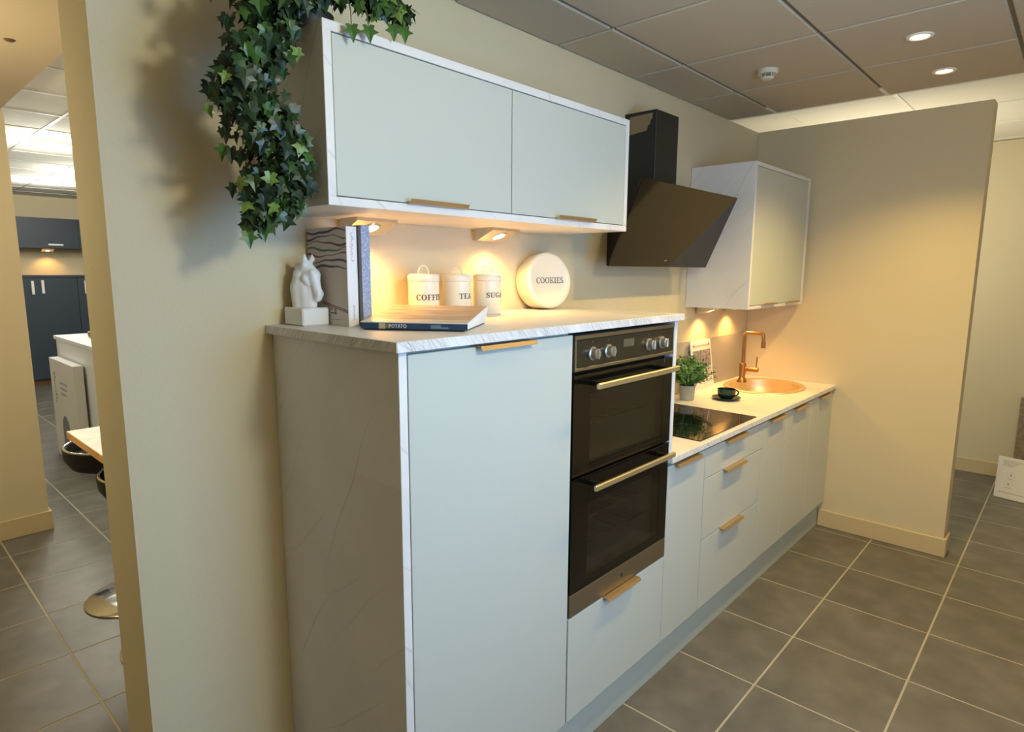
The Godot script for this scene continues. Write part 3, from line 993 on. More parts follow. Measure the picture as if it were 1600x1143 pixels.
# ------------------------------------------------------------------ things on the tall units
func sdf_mesh(bones: Array, lo: Vector3, hi: Vector3, cell: float, k: float) -> SurfaceTool:
	# bones: [a, b, ra, rb]; smooth union, meshed as surface nets
	var n := Vector3i(((hi - lo) / cell).ceil())
	var nx := n.x + 1
	var ny := n.y + 1
	var nz := n.z + 1
	var f := PackedFloat32Array()
	f.resize(nx * ny * nz)
	for z in nz:
		for y in ny:
			for x in nx:
				var p := lo + Vector3(x, y, z) * cell
				var d := 1.0
				for b in bones:
					var ba: Vector3 = b[1] - b[0]
					var l := ba.length_squared()
					var h := clampf((p - b[0]).dot(ba) / l, 0, 1) if l > 0 else 0.0
					var e: float = (p - b[0] - ba * h).length() - lerpf(b[2], b[3], h)
					var m := maxf(k - absf(d - e), 0.0) / k
					d = minf(d, e) - m * m * k * 0.25
				f[(z * ny + y) * nx + x] = d
	var idx := {}
	var vs := []
	var ns := []
	for z in n.z:
		for y in n.y:
			for x in n.x:
				var base := (z * ny + y) * nx + x
				var v := [f[base], f[base + 1], f[base + nx], f[base + nx + 1], f[base + nx * ny], f[base + nx * ny + 1], f[base + nx * ny + nx], f[base + nx * ny + nx + 1]]
				var inside := 0
				for q in v:
					if q < 0:
						inside += 1
				if inside == 0 or inside == 8:
					continue
				var acc := Vector3.ZERO
				var cnt := 0
				for e in [[0, 1], [2, 3], [4, 5], [6, 7], [0, 2], [1, 3], [4, 6], [5, 7], [0, 4], [1, 5], [2, 6], [3, 7]]:
					var va: float = v[e[0]]
					var vb: float = v[e[1]]
					if (va < 0) != (vb < 0):
						var pa := Vector3(e[0] & 1, (e[0] >> 1) & 1, e[0] >> 2)
						var pb := Vector3(e[1] & 1, (e[1] >> 1) & 1, e[1] >> 2)
						acc += pa.lerp(pb, va / (va - vb))
						cnt += 1
				idx[base] = vs.size()
				vs.append(lo + (Vector3(x, y, z) + acc / cnt) * cell)
				ns.append(Vector3(v[1] + v[3] + v[5] + v[7] - v[0] - v[2] - v[4] - v[6], v[2] + v[3] + v[6] + v[7] - v[0] - v[1] - v[4] - v[5], v[4] + v[5] + v[6] + v[7] - v[0] - v[1] - v[2] - v[3]).normalized())
	var st := mb()
	var sx := 1
	var sy := nx
	var sz := nx * ny
	for z in range(1, n.z):
		for y in range(1, n.y):
			for x in range(1, n.x):
				var b0 := (z * ny + y) * nx + x
				for ax in [[sx, sy, sz], [sy, sz, sx], [sz, sx, sy]]:
					if (f[b0] < 0) == (f[b0 + ax[0]] < 0):
						continue
					var q := [b0, b0 - ax[1], b0 - ax[1] - ax[2], b0 - ax[2]]
					var ok := true
					for w in q:
						if not idx.has(w):
							ok = false
					if not ok:
						continue
					var i := [idx[q[0]], idx[q[1]], idx[q[2]], idx[q[3]]]
					stri(st, [vs[i[0]], vs[i[1]], vs[i[2]]], [ns[i[0]], ns[i[1]], ns[i[2]]])
					stri(st, [vs[i[0]], vs[i[2]], vs[i[3]]], [ns[i[0]], ns[i[2]], ns[i[3]]])
	return st

func build_horse(top: float) -> void:
	var t := thing("horse_statue", "glossy white horse head ornament on a square block", "ornament", Vector3(0.086, top + 0.0005, 0.068))
	part("plinth_block", box(-0.04, 0.0, -0.05, 0.0395, 0.048, 0.05, 0.004), M.ceramic, t)
	# local x = the way the horse faces, turned towards the room
	var b := []
	var P := func(x: float, y: float, z := 0.0) -> Vector3: return Vector3(x, y, z)
	# neck: a broad arched column that fills the back of the block
	b.append([P.call(-0.016, 0.052), P.call(-0.020, 0.095), 0.024, 0.0235])
	b.append([P.call(-0.020, 0.095), P.call(-0.012, 0.135), 0.0235, 0.0205])
	b.append([P.call(-0.012, 0.135), P.call(0.002, 0.152), 0.0205, 0.017])
	b.append([P.call(0.004, 0.055), P.call(-0.002, 0.10), 0.021, 0.021])
	# crest of the mane
	b.append([P.call(-0.040, 0.06), P.call(-0.042, 0.105), 0.006, 0.006])
	b.append([P.call(-0.042, 0.105), P.call(-0.026, 0.155), 0.006, 0.005])
	b.append([P.call(-0.026, 0.155), P.call(0.004, 0.171), 0.005, 0.0045])
	# skull, straight face and square muzzle pointing down
	b.append([P.call(0.006, 0.150), P.call(0.026, 0.134), 0.0185, 0.0185])
	b.append([P.call(0.026, 0.134), P.call(0.038, 0.088), 0.0165, 0.0115])
	b.append([P.call(0.038, 0.088), P.call(0.037, 0.074), 0.0125, 0.0118])
	b.append([P.call(0.030, 0.072), P.call(0.027, 0.066), 0.0085, 0.0075])
	for s in [-1.0, 1.0]:
		# cheek, brow, nostril and ear
		b.append([P.call(0.010, 0.126, 0.011 * s), P.call(0.016, 0.112, 0.008 * s), 0.0135, 0.009])
		b.append([P.call(0.030, 0.143, 0.0125 * s), P.call(0.034, 0.136, 0.0125 * s), 0.0062, 0.005])
		b.append([P.call(0.046, 0.086, 0.0075 * s), P.call(0.045, 0.080, 0.0085 * s), 0.0044, 0.0044])
		b.append([P.call(0.006, 0.163, 0.0125 * s), P.call(0.012, 0.178, 0.0165 * s), 0.0072, 0.0068])
		b.append([P.call(0.012, 0.178, 0.0165 * s), P.call(0.013, 0.191, 0.0165 * s), 0.0062, 0.0016])
	# forelock between the ears
	b.append([P.call(0.010, 0.170), P.call(0.033, 0.150), 0.006, 0.0035])
	# throat down to the block
	b.append([P.call(0.018, 0.095), P.call(0.016, 0.055), 0.012, 0.016])
	var st := sdf_mesh(b, Vector3(-0.06, 0.04, -0.04), Vector3(0.064, 0.204, 0.04), 0.0026, 0.0055)
	var o := part("horse_head", st, M.ceramic, t)
	o.rotation.y = -1.15

func wave_cover() -> Image:
	var w := 200
	var h := 280
	var im := Image.create(w, h, false, Image.FORMAT_RGB8)
	im.fill(rgb(206, 196, 188))
	var cols := [rgb(90, 50, 56), rgb(60, 58, 64), rgb(100, 58, 62), rgb(96, 104, 98), rgb(118, 58, 64), rgb(62, 62, 66), rgb(70, 60, 66)]
	for x in w:
		for k in 7:
			var yc := 8.0 + k * 17.0 + 4.5 * sin(x * 0.032 + k * 1.3) + 2.0 * sin(x * 0.07 + k)
			for y in range(int(yc), int(yc + 4.5 + 2.5 * sin(x * 0.02 + k * 2.1))):
				if y >= 0 and y < h:
					im.set_pixel(x, y, cols[k])
		for k in 2:
			var yd := 212.0 + k * 5 + (x - 70) * 0.18
			for y in range(int(yd), int(yd) + 3):
				if x > 70 and y < h:
					im.set_pixel(x, y, rgb(112, 70, 74))
	im.fill_rect(Rect2i(132, 228, 10, 22), rgb(128, 122, 112))
	im.fill_rect(Rect2i(110, 232, 14, 3), rgb(80, 60, 64))
	im.fill_rect(Rect2i(112, 244, 30, 3), rgb(80, 60, 64))
	im.fill_rect(Rect2i(120, 262, 40, 2), rgb(150, 130, 130))
	return im

func build_books(top: float) -> void:
	var y := top + 0.0005
	# upright, striped cover, white spine to the room
	var t := thing("book", "upright hardback with wavy dark red stripes and a white spine", "book", Vector3(0.130, y, 0.008), "books on the tall worktop")
	part("page_block", box(0.003, 0.003, 0.004, 0.029, 0.258, 0.19, 0.0008), M.paper, t)
	part("spine", box(0.0, 0.0, 0.1935, 0.032, 0.262, 0.197, 0.001), M.white_gloss, t)
	part("cover", box(0.0, 0.0, 0.0, 0.0025, 0.262, 0.193, 0.0006), M.paper, t)
	part("cover", box(0.0295, 0.0, 0.0, 0.032, 0.262, 0.193, 0.0006), M.paper, t)
	print_quad("cover_print", Vector3(-0.0004, 0.001, 0.001), Vector3(0, 0, 0.195), Vector3(0, 0.26, 0), imat(wave_cover(), 0.35), t)
	# faint lettering down the spine: too small to read in the photograph
	var im := Image.create(32, 262, false, Image.FORMAT_RGB8)
	im.fill(rgb(238, 236, 238))
	rng.seed = 4
	for k in 26:
		var yy := 14 + k * 3
		var ww := rng.randi_range(3, 9)
		im.fill_rect(Rect2i(11 + rng.randi_range(0, 4), yy, ww, 2), rgb(206, 168, 190) if k > 8 else rgb(190, 186, 198))
	for k in 14:
		im.fill_rect(Rect2i(15, 206 + k * 3, rng.randi_range(3, 6), 2), rgb(170, 168, 172))
	print_quad("spine_print", Vector3(0.001, 0.001, 0.1973), Vector3(0.03, 0, 0), Vector3(0, 0.26, 0), imat(im, 0.4), t)
	# the one behind it
	t = thing("book", "upright book with a speckled blue spine behind the striped one", "book", Vector3(0.1655, y, 0.030), "books on the tall worktop")
	var grey := mat(rgb(150, 146, 142), 0.5)
	part("page_block", box(0.003, 0.003, 0.004, 0.025, 0.262, 0.182, 0.0008), M.paper, t)
	part("cover", box(0.0, 0.0, 0.0, 0.0025, 0.266, 0.185, 0.0006), grey, t)
	part("cover", box(0.0255, 0.0, 0.0, 0.028, 0.266, 0.185, 0.0006), grey, t)
	part("spine", box(0.0, 0.0, 0.1855, 0.028, 0.266, 0.189, 0.001), grey, t)
	im = Image.create(28, 266, false, Image.FORMAT_RGB8)
	im.fill(rgb(150, 164, 196))
	for k in 420:
		var cc: Color = [rgb(196, 206, 226), rgb(112, 124, 176), rgb(170, 150, 184), rgb(140, 170, 180), rgb(208, 204, 216)][rng.randi() % 5]
		im.fill_rect(Rect2i(rng.randi_range(0, 26), rng.randi_range(0, 262), 2, 3), cc)
	print_quad("spine_print", Vector3(0.0005, 0.0005, 0.1893), Vector3(0.027, 0, 0), Vector3(0, 0.265, 0), imat(im, 0.4), t)
	# lying flat: navy spine, landscape on the cover, pages fanned up towards the back
	t = thing("book", "thick navy book lying flat with a landscape cover and fanned pages", "book", Vector3(0.107, y, 0.293), "books on the tall worktop")
	var e := Vector3(0.545, 0, 0.838)
	t.basis = Basis(e, Vector3.UP, e.cross(Vector3.UP))
	# local x along the spine, local -z away from it
	var L := 0.278
	var D := 0.25
	var navy := mat(rgb(38, 62, 88), 0.4)
	var sd := Vector3(0, 0, -1)
	part("back_cover", box(0.006, 0.0, -D + 0.004, L - 0.01, 0.0025, -0.002, 0.0006), M.black, t)
	part("spine", box(0.0, 0.003, -0.003, L, 0.0185, 0.0, 0.001), navy, t)
	var st := mb()
	for k in 7:
		# loose leaves, each lifting a little more than the one below
		var h0 := 0.0035 + k * 0.0022
		var h1 := 0.0045 + k * 0.0062
		var x1 := L - 0.006 + k * 0.0012
		var poly := PackedVector2Array([Vector2(0.004, h0), Vector2(D - 0.008, h1), Vector2(D - 0.008, h1 + 0.0050), Vector2(0.004, h0 + 0.0019)])
		st = mb()
		extrude(st, poly, Vector3(0.003, 0, 0), sd, Vector3.UP, Vector3(x1 - 0.003, 0, 0))
		part("leaf_sheaf", st, M.paper, t)
	st = mb()
	extrude(st, PackedVector2Array([Vector2(0.0, 0.0188), Vector2(D, 0.0475), Vector2(D, 0.0495), Vector2(0.0, 0.0208)]), Vector3.ZERO, sd, Vector3.UP, Vector3(L, 0, 0))
	part("front_cover", st, M.paper, t)
	im = Image.create(128, 108, false, Image.FORMAT_RGB8)
	var n := FastNoiseLite.new()
	n.seed = 8
	n.frequency = 0.02
	for py in 108:
		for px in 128:
			var v := n.get_noise_2d(px * 0.8, py * 3.0) * 0.5 + 0.5
			var c := rgb(214, 186, 150).lerp(rgb(150, 126, 104), clampf(v * 1.3 - 0.2, 0, 1))
			if v < 0.36:
				c = c.lerp(rgb(178, 188, 176), 0.5)
			if py > 90:
				c = c.lerp(rgb(226, 216, 196), 0.7)
			im.set_pixel(px, py, c)
	print_quad("cover_print", Vector3(0.001, 0.0211, -0.001), Vector3(L - 0.002, 0, 0), Vector3(0, 0.0284, -D + 0.002), imat(im, 0.35), t)
	im = Image.create(256, 16, false, Image.FORMAT_RGB8)
	im.fill(rgb(40, 66, 94))
	im.fill_rect(Rect2i(44, 0, 16, 16), rgb(186, 172, 138))
	im.fill_rect(Rect2i(60, 2, 14, 12), rgb(120, 112, 74))
	im.fill_rect(Rect2i(170, 3, 24, 10), rgb(104, 132, 140))
	im.fill_rect(Rect2i(194, 9, 18, 4), rgb(112, 142, 154))
	print_quad("spine_print", Vector3(0.001, 0.0034, 0.0003), Vector3(L - 0.002, 0, 0), Vector3(0, 0.0148, 0), imat(im, 0.4), t)
	var tm := text_mesh("POTATO", 0.0125, "Droid Sans", 0.0004, true)
	inst("spine_title", tm, mat(rgb(206, 208, 210), 0.5), Transform3D(Basis.IDENTITY, Vector3(0.098, 0.0108, 0.0005)), t)

# lettering bent round a vertical cylinder; start is the angle of its first letter
func bent_text(s: String, size: float, r: float, start: float, y: float, parent: Node) -> void:
	var t := text_mesh(s, size, "Droid Serif", 0.0004, true)
	t.horizontal_alignment = HORIZONTAL_ALIGNMENT_LEFT
	var arr := t.get_mesh_arrays()
	var vs: PackedVector3Array = arr[Mesh.ARRAY_VERTEX]
	var ns: PackedVector3Array = arr[Mesh.ARRAY_NORMAL]
	var x0 := 1e9
	for v in vs:
		x0 = minf(x0, v.x)
	var out := PackedVector3Array()
	var on := PackedVector3Array()
	for i in vs.size():
		var a := start - (vs[i].x - x0) / r
		var dirn := Vector3(cos(a), 0, sin(a))
		var tang := Vector3(sin(a), 0, -cos(a))
		out.append(dirn * (r + 0.0004 + vs[i].z) + Vector3(0, y + vs[i].y, 0))
		on.append(dirn * ns[i].z + tang * ns[i].x + Vector3.UP * ns[i].y)
	var a2 := []
	a2.resize(Mesh.ARRAY_MAX)
	a2[Mesh.ARRAY_VERTEX] = out
	a2[Mesh.ARRAY_NORMAL] = on
	a2[Mesh.ARRAY_INDEX] = arr[Mesh.ARRAY_INDEX]
	var m := ArrayMesh.new()
	m.add_surface_from_arrays(Mesh.PRIMITIVE_TRIANGLES, a2)
	inst("lettering", m, M.ink, Transform3D.IDENTITY, parent)

func build_canisters(top: float) -> void:
	var q := [["COFFEE", 0.473, "cream enamel canister lettered COFFEE with loop handle on lid"], ["TEA", 0.614, "cream enamel canister lettered TEA with loop handle on lid"], ["SUGAR", 0.757, "cream enamel canister lettered SUGAR with loop handle on lid"]]
	for k in 3:
		var at := Vector3(q[k][1], top + 0.0005, 0.10)
		var t := thing("canister", q[k][2], "canister", at, "cream storage canisters")
		var r := 0.0485
		var st := mb()
		lathe(st, [Vector2(0.0, 0.0), Vector2(r - 0.002, 0.0), Vector2(r, 0.002), Vector2(r, 0.114), Vector2(0.0, 0.114)], 40, Transform3D.IDENTITY, false)
		part("body", st, M.cream, t)
		st = mb()
		lathe(st, [Vector2(r + 0.0002, 0.1145), Vector2(r + 0.0012, 0.1155), Vector2(r + 0.0012, 0.132), Vector2(r - 0.002, 0.1365), Vector2(r - 0.008, 0.138), Vector2(0.0, 0.1385)], 40, Transform3D.IDENTITY, false)
		var lid := part("lid", st, M.cream, t)
		st = mb()
		var pts := []
		for i in 13:
			var a := PI * i / 12
			pts.append(Vector3(cos(a) * 0.0165 * 0.675, 0.138 + sin(a) * 0.026, cos(a) * 0.0165 * 0.738))
		tube(st, pts, 0.0022, 8)
		part("loop_handle", st, M.cream, lid)
		# towards the camera, then round to the right
		var to_cam := atan2(1.6357 - at.z, -0.7916 - at.x)
		var st_ang: float = to_cam + [0.49, -0.16, 0.06][k]
		bent_text(q[k][0], 0.0245, r, st_ang, 0.066, t)

func build_tin(top: float) -> void:
	var t := thing("cookie_tin", "round cream cookie tin lettered COOKIES leaning against the wall", "tin", Vector3(1.107, top + 0.001, 0.062))
	var nrm := Vector3(-0.22, 0.14, 0.965).normalized()
	var xa := Vector3.UP.cross(nrm).normalized()
	var bs := Basis(xa, nrm, xa.cross(nrm))
	var r := 0.107
	var o := nrm * -0.02 + Vector3(0, 0.1075, 0)
	var st := mb()
	lathe(st, [Vector2(0.0, -0.022), Vector2(r - 0.012, -0.022), Vector2(r - 0.003, -0.018), Vector2(r, -0.01), Vector2(r, 0.036), Vector2(0, 0.036)], 56, Transform3D(bs, o), false)
	part("body", st, M.cream, t)
	st = mb()
	lathe(st, [Vector2(r + 0.0008, 0.0365), Vector2(r + 0.0012, 0.056), Vector2(r - 0.002, 0.062), Vector2(r - 0.009, 0.0655), Vector2(r - 0.018, 0.0655), Vector2(r - 0.021, 0.0635), Vector2(0.0, 0.064)], 56, Transform3D(bs, o), false)
	var lid := part("lid", st, M.cream, t)
	var tm := text_mesh("COOKIES", 0.031, "Droid Serif", 0.0005)
	inst("lettering", tm, M.ink, Transform3D(Basis(xa, nrm.cross(xa), nrm), o + nrm * 0.0646 + nrm.cross(xa) * -0.002), lid)

# ------------------------------------------------------------------ ivy on the wide wall cabinet
func ivy_leaf(fold: float) -> ArrayMesh:
	var half := [Vector2(0, 0), Vector2(0.14, -0.14), Vector2(0.40, -0.05), Vector2(0.30, 0.2), Vector2(0.60, 0.42), Vector2(0.25, 0.52), Vector2(0.0, 1.0)]
	var st := mb()
	for s in [-1.0, 1.0]:
		var pts := []
		for p in half:
			var bend: float = -0.25 * p.y * p.y
			pts.append(Vector3(p.x * s, p.y, absf(p.x) * fold + bend))
		var mid := Vector3(0, 0.36, -0.25 * 0.13)
		for i in pts.size() - 1:
			tri(st, mid, pts[i], pts[i + 1], Vector3(0, 0, 1))
	return st.commit()

func build_ivy() -> void:
	var t := thing("ivy_plant", "trailing dark green ivy hanging off the left end of the wide cabinet", "plant", Vector3(0.05, 2.1375, 0.2))
	rng.seed = 77
	var o := t.position
	var leafs := [ivy_leaf(0.25), ivy_leaf(-0.15), ivy_leaf(0.5)]
	# the pot it grows in stands on the cabinet, above the frame
	var st := mb()
	lathe(st, [Vector2(0.0, 0.0005), Vector2(0.05, 0.0005), Vector2(0.06, 0.055), Vector2(0.056, 0.055), Vector2(0.052, 0.048), Vector2(0.0, 0.048)], 28)
	part("pot", st, M.black_matte, t)
	# centre lines of the bunches: point, radius
	var trail := [[Vector3(0.05, 2.235, 0.2), 0.055], [Vector3(-0.03, 2.25, 0.23), 0.06], [Vector3(-0.095, 2.17, 0.27), 0.08], [Vector3(-0.13, 2.07, 0.27), 0.075], [Vector3(-0.165, 1.97, 0.27), 0.075], [Vector3(-0.125, 1.89, 0.27), 0.08], [Vector3(-0.105, 1.80, 0.26), 0.07], [Vector3(-0.105, 1.74, 0.26), 0.045], [Vector3(-0.135, 1.70, 0.25), 0.018]]
	var side := [[Vector3(-0.09, 1.95, 0.28), 0.05], [Vector3(-0.045, 1.86, 0.29), 0.045], [Vector3(-0.055, 1.80, 0.29), 0.05], [Vector3(-0.065, 1.735, 0.27), 0.03]]
	var over := [[Vector3(0.05, 2.245, 0.24), 0.06], [Vector3(0.10, 2.235, 0.31), 0.055], [Vector3(0.13, 2.225, 0.33), 0.045], [Vector3(0.185, 2.215, 0.345), 0.03], [Vector3(0.225, 2.205, 0.35), 0.02]]
	var fill := [[Vector3(-0.17, 2.0, 0.26), 0.05], [Vector3(-0.15, 1.93, 0.26), 0.07], [Vector3(-0.06, 2.10, 0.26), 0.055], [Vector3(-0.045, 2.17, 0.28), 0.055], [Vector3(0.0, 2.2, 0.27), 0.05]]
	var lines := [[trail, 124], [side, 48], [over, 46], [fill, 70]]
	for L in lines:
		var pts := []
		for a in L[0]:
			pts.append(a[0] - o)
		st = mb()
		tube(st, pts, 0.0028, 7)
		part("stem", st, M.stem, t)
	var inner := mb()
	for pass_ in 2:
		for L in lines:
			var path: Array = L[0]
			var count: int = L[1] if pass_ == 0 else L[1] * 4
			for i in count:
				var f := (i + rng.randf()) / count * (path.size() - 1)
				var s := int(minf(f, path.size() - 2))
				var c: Vector3 = (path[s][0] as Vector3).lerp(path[s + 1][0], f - s)
				var r: float = lerpf(path[s][1], path[s + 1][1], f - s)
				var dirn := Vector3(rng.randfn(), rng.randfn() * 0.7, rng.randfn()).normalized()
				if pass_ == 0 and dirn.dot(Vector3(-0.5, 0.1, 0.85)) < -0.2:
					dirn = -dirn
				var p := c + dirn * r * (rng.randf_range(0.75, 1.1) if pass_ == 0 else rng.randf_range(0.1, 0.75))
				if p.x > -0.028 and p.x < 0.30 and p.y < 2.185 and p.z < 0.365:
					p.x = -0.028 - rng.randf() * 0.03
				p.z = maxf(p.z, 0.03)
				var nrm := (dirn + Vector3(-0.35, 0.35, 0.7) + Vector3(rng.randfn(), rng.randfn(), rng.randfn()) * 0.35).normalized()
				var down := (Vector3(rng.randf_range(-0.7, 0.7), -1.0, rng.randf_range(-0.4, 0.4)) + dirn * 0.4)
				down = (down - nrm * down.dot(nrm)).normalized()
				var sz := rng.randf_range(0.023, 0.039)
				var bs := Basis(down.cross(nrm), down, nrm).scaled_local(Vector3(1, 1, 1) * sz)
				var xf := Transform3D(bs, p - o)
				if pass_ == 0:
					var w := rng.randf()
					var mi := 0 if w < 0.32 else (1 if w < 0.6 else (4 if w < 0.8 else (2 if w < 0.93 else 3)))
					if L[0] == over:
						mi = [1, 2, 2, 3][rng.randi() % 4]
					inst("leaf", leafs[rng.randi() % 3], M.leaves[mi], xf, t)
				else:
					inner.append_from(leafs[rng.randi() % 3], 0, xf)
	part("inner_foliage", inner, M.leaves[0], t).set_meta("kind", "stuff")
	# a few stray shoots with leaves
	for q in [[Vector3(-0.135, 1.70, 0.25), Vector3(-0.15, 1.675, 0.25)], [Vector3(-0.115, 1.73, 0.26), Vector3(-0.12, 1.69, 0.26)], [Vector3(0.225, 2.205, 0.35), Vector3(0.21, 2.17, 0.36)], [Vector3(0.20, 2.21, 0.35), Vector3(0.175, 2.165, 0.362)], [Vector3(0.05, 2.2, 0.36), Vector3(0.055, 2.13, 0.372)], [Vector3(0.09, 2.2, 0.36), Vector3(0.10, 2.14, 0.372)]]:
		st = mb()
		tube(st, [q[0] - o, (q[0] + q[1]) * 0.5 + Vector3(0.004, 0, 0.003) - o, q[1] - o], 0.0012, 6)
		part("shoot", st, M.stem, t)
		var nn := Vector3(-0.4, 0.25, 0.88).normalized()
		var dn := (Vector3(0.1, -1, 0) - nn * Vector3(0.1, -1, 0).dot(nn)).normalized()
		inst("leaf", leafs[0], M.leaves[2], Transform3D(Basis(dn.cross(nn), dn, nn).scaled_local(Vector3.ONE * 0.036), q[1] - o), t)

# ------------------------------------------------------------------ things on the low worktop
func build_low_things() -> void:
	var y := 0.9105
	# plant in a pale pot
	var t := thing("potted_plant", "small bushy green plant in a pale glazed pot beside the hob", "plant", Vector3(2.265, y, 0.118))
	var st := mb()
	lathe(st, [Vector2(0.0, 0.0), Vector2(0.036, 0.0), Vector2(0.038, 0.003), Vector2(0.042, 0.08), Vector2(0.039, 0.08), Vector2(0.037, 0.07), Vector2(0.0, 0.07)], 28, Transform3D.IDENTITY, false)
	part("pot", st, M.glass_pot, t)
	st = mb()
	lathe(st, [Vector2(0.0375, 0.071), Vector2(0.0, 0.075)], 20)
	part("soil", st, M.soil, t)
	rng.seed = 12
	for v in 2:
		st = mb()
		for k in 170:
			var d := Vector3(rng.randfn() * 0.5, rng.randf_range(0.3, 1.1), rng.randfn() * 0.5).normalized()
			var ln := rng.randf_range(0.08, 0.15)
			var b := Vector3(rng.randf_range(-0.012, 0.012), 0.073, rng.randf_range(-0.012, 0.012))
			var tip := b + d * ln + Vector3(0, 0.015, 0)
			tip.z = maxf(tip.z, -0.095)
			tip.x = clampf(tip.x, -0.095, 0.095)
			var side := d.cross(Vector3(rng.randfn(), rng.randfn(), rng.randfn())).normalized()
			var up := side.cross(d)
			for j in 5:
				# small paired leaves along the twig
				var c := b.lerp(tip, 0.45 + 0.14 * j)
				for s in [-1.0, 1.0]:
					var e: Vector3 = c + (side * s * 0.8 + d * 0.7) * 0.019
					c.z = maxf(c.z, -0.1)
					e.z = maxf(e.z, -0.1)
					tri(st, c + up * 0.006, c - up * 0.006, e, up.cross(side))
			tri(st, b + side * 0.0012, b - side * 0.0012, tip, up)
		var fo := part("foliage", st, M.herb[v], t)
		fo.set_meta("kind", "stuff")
	# leaning picture
	t = thing("picture_board", "white framed card with a grey landscape leaning behind the plant", "picture", Vector3(2.59, y, 0.062))
	var lean := Basis(Vector3.RIGHT, -0.14)
	t.basis = lean
	part("board", box(-0.125, 0.0, -0.004, 0.125, 0.292, 0.004, 0.001), M.white_gloss, t)
	var im := Image.create(120, 140, false, Image.FORMAT_RGB8)
	im.fill(rgb(226, 218, 214))
	var n := FastNoiseLite.new()
	n.seed = 3
	n.frequency = 0.05
	for py in 140:
		for px in 120:
			var edge := 74.0 + pow((px - 118.0) / 12.0, 2.0) * 0.6
			if py > 24 and py < edge:
				var v := n.get_noise_2d(px, py * 1.6)
				im.set_pixel(px, py, rgb(150, 146, 150).lerp(rgb(100, 98, 104), clampf(v * 1.4 + 0.35, 0, 1)))
			elif py > 8 and py < 15:
				im.set_pixel(px, py, rgb(176, 164, 160))
	rng.seed = 6
	for k in 20:
		im.fill_rect(Rect2i(rng.randi_range(40, 110), rng.randi_range(88, 128), rng.randi_range(2, 7), 3), rgb(176, 160, 170))
	for cx in [6, 108]:
		im.fill_rect(Rect2i(cx, 6, 7, 7), rgb(140, 120, 112))
	print_quad("card_print", Vector3(-0.112, 0.012, 0.0044), Vector3(0.224, 0, 0), Vector3(0, 0.27, 0), imat(im, 0.5), t)
	# cup and saucer
	t = thing("saucer", "dark green glazed saucer under the cup", "saucer", Vector3(2.42, y, 0.27))
	st = mb()
	lathe(st, [Vector2(0.0, 0.0005), Vector2(0.038, 0.0005), Vector2(0.06, 0.007), Vector2(0.074, 0.012), Vector2(0.0745, 0.014), Vector2(0.06, 0.0105), Vector2(0.036, 0.005), Vector2(0.0, 0.005)], 40, Transform3D.IDENTITY, false)
	part("dish", st, M.green_glaze, t)
	t = thing("coffee_cup", "dark green glazed coffee cup standing on its saucer", "cup", Vector3(2.42, y + 0.0055, 0.27))
	st = mb()
	lathe(st, [Vector2(0.0, 0.0), Vector2(0.03, 0.0), Vector2(0.042, 0.012), Vector2(0.047, 0.03), Vector2(0.048, 0.052), Vector2(0.0455, 0.052), Vector2(0.044, 0.03), Vector2(0.036, 0.01), Vector2(0.0, 0.006)], 40, Transform3D.IDENTITY, false)
	part("bowl", st, M.green_glaze, t)
	st = mb()
	var pts := []
	for i in 9:
		var a := -PI * 0.5 + PI * i / 8
		var rr := 0.045 + cos(a) * 0.02
		pts.append(Vector3(rr * 0.675, 0.030 + sin(a) * 0.015, rr * 0.738))
	tube(st, pts, 0.0042, 10)
	part("handle", st, M.green_glaze, t)

# ------------------------------------------------------------------ the neighbouring room and the aisle
func stool(x: float, z: float, label: String) -> void:
	var t := thing("bar_stool", label, "stool", Vector3(x, 0, z), "black bar stools at the wooden bar")
	var st := mb()
	lathe(st, [Vector2(0.0, 0.001), Vector2(0.205, 0.001), Vector2(0.207, 0.006), Vector2(0.2, 0.012), Vector2(0.1, 0.022), Vector2(0.03, 0.034), Vector2(0.0, 0.034)], 40, Transform3D.IDENTITY, false)
	part("base", st, M.chrome, t)
	st = mb()
	tube(st, [Vector3(0, 0.03, 0), Vector3(0, 0.66, 0)], 0.026, 18)
	part("pole", st, M.chrome, t)
	st = mb()
	var ring := []
	for k in 15:
		var an := -PI / 2 + PI * k / 14
		ring.append(Vector3(0.03 + cos(an) * 0.13, 0.26, sin(an) * 0.13))
	tube(st, ring, 0.009, 8, true)
	part("foot_ring", st, M.chrome, t)
	st = mb()
	lathe(st, [Vector2(0.0, 0.655), Vector2(0.12, 0.66), Vector2(0.2, 0.69), Vector2(0.225, 0.735), Vector2(0.228, 0.78), Vector2(0.212, 0.78), Vector2(0.2, 0.735), Vector2(0.16, 0.72), Vector2(0.0, 0.715)], 40, Transform3D.IDENTITY, false)
	part("seat", st, M.leather, t)
	st = mb()
	ring = []
	for k in 40:
		ring.append(Vector3(cos(TAU * k / 40) * 0.22, 0.783, sin(TAU * k / 40) * 0.22))
	tube(st, ring, 0.0055, 8, true)
	part("seat_rim", st, M.chrome, t)

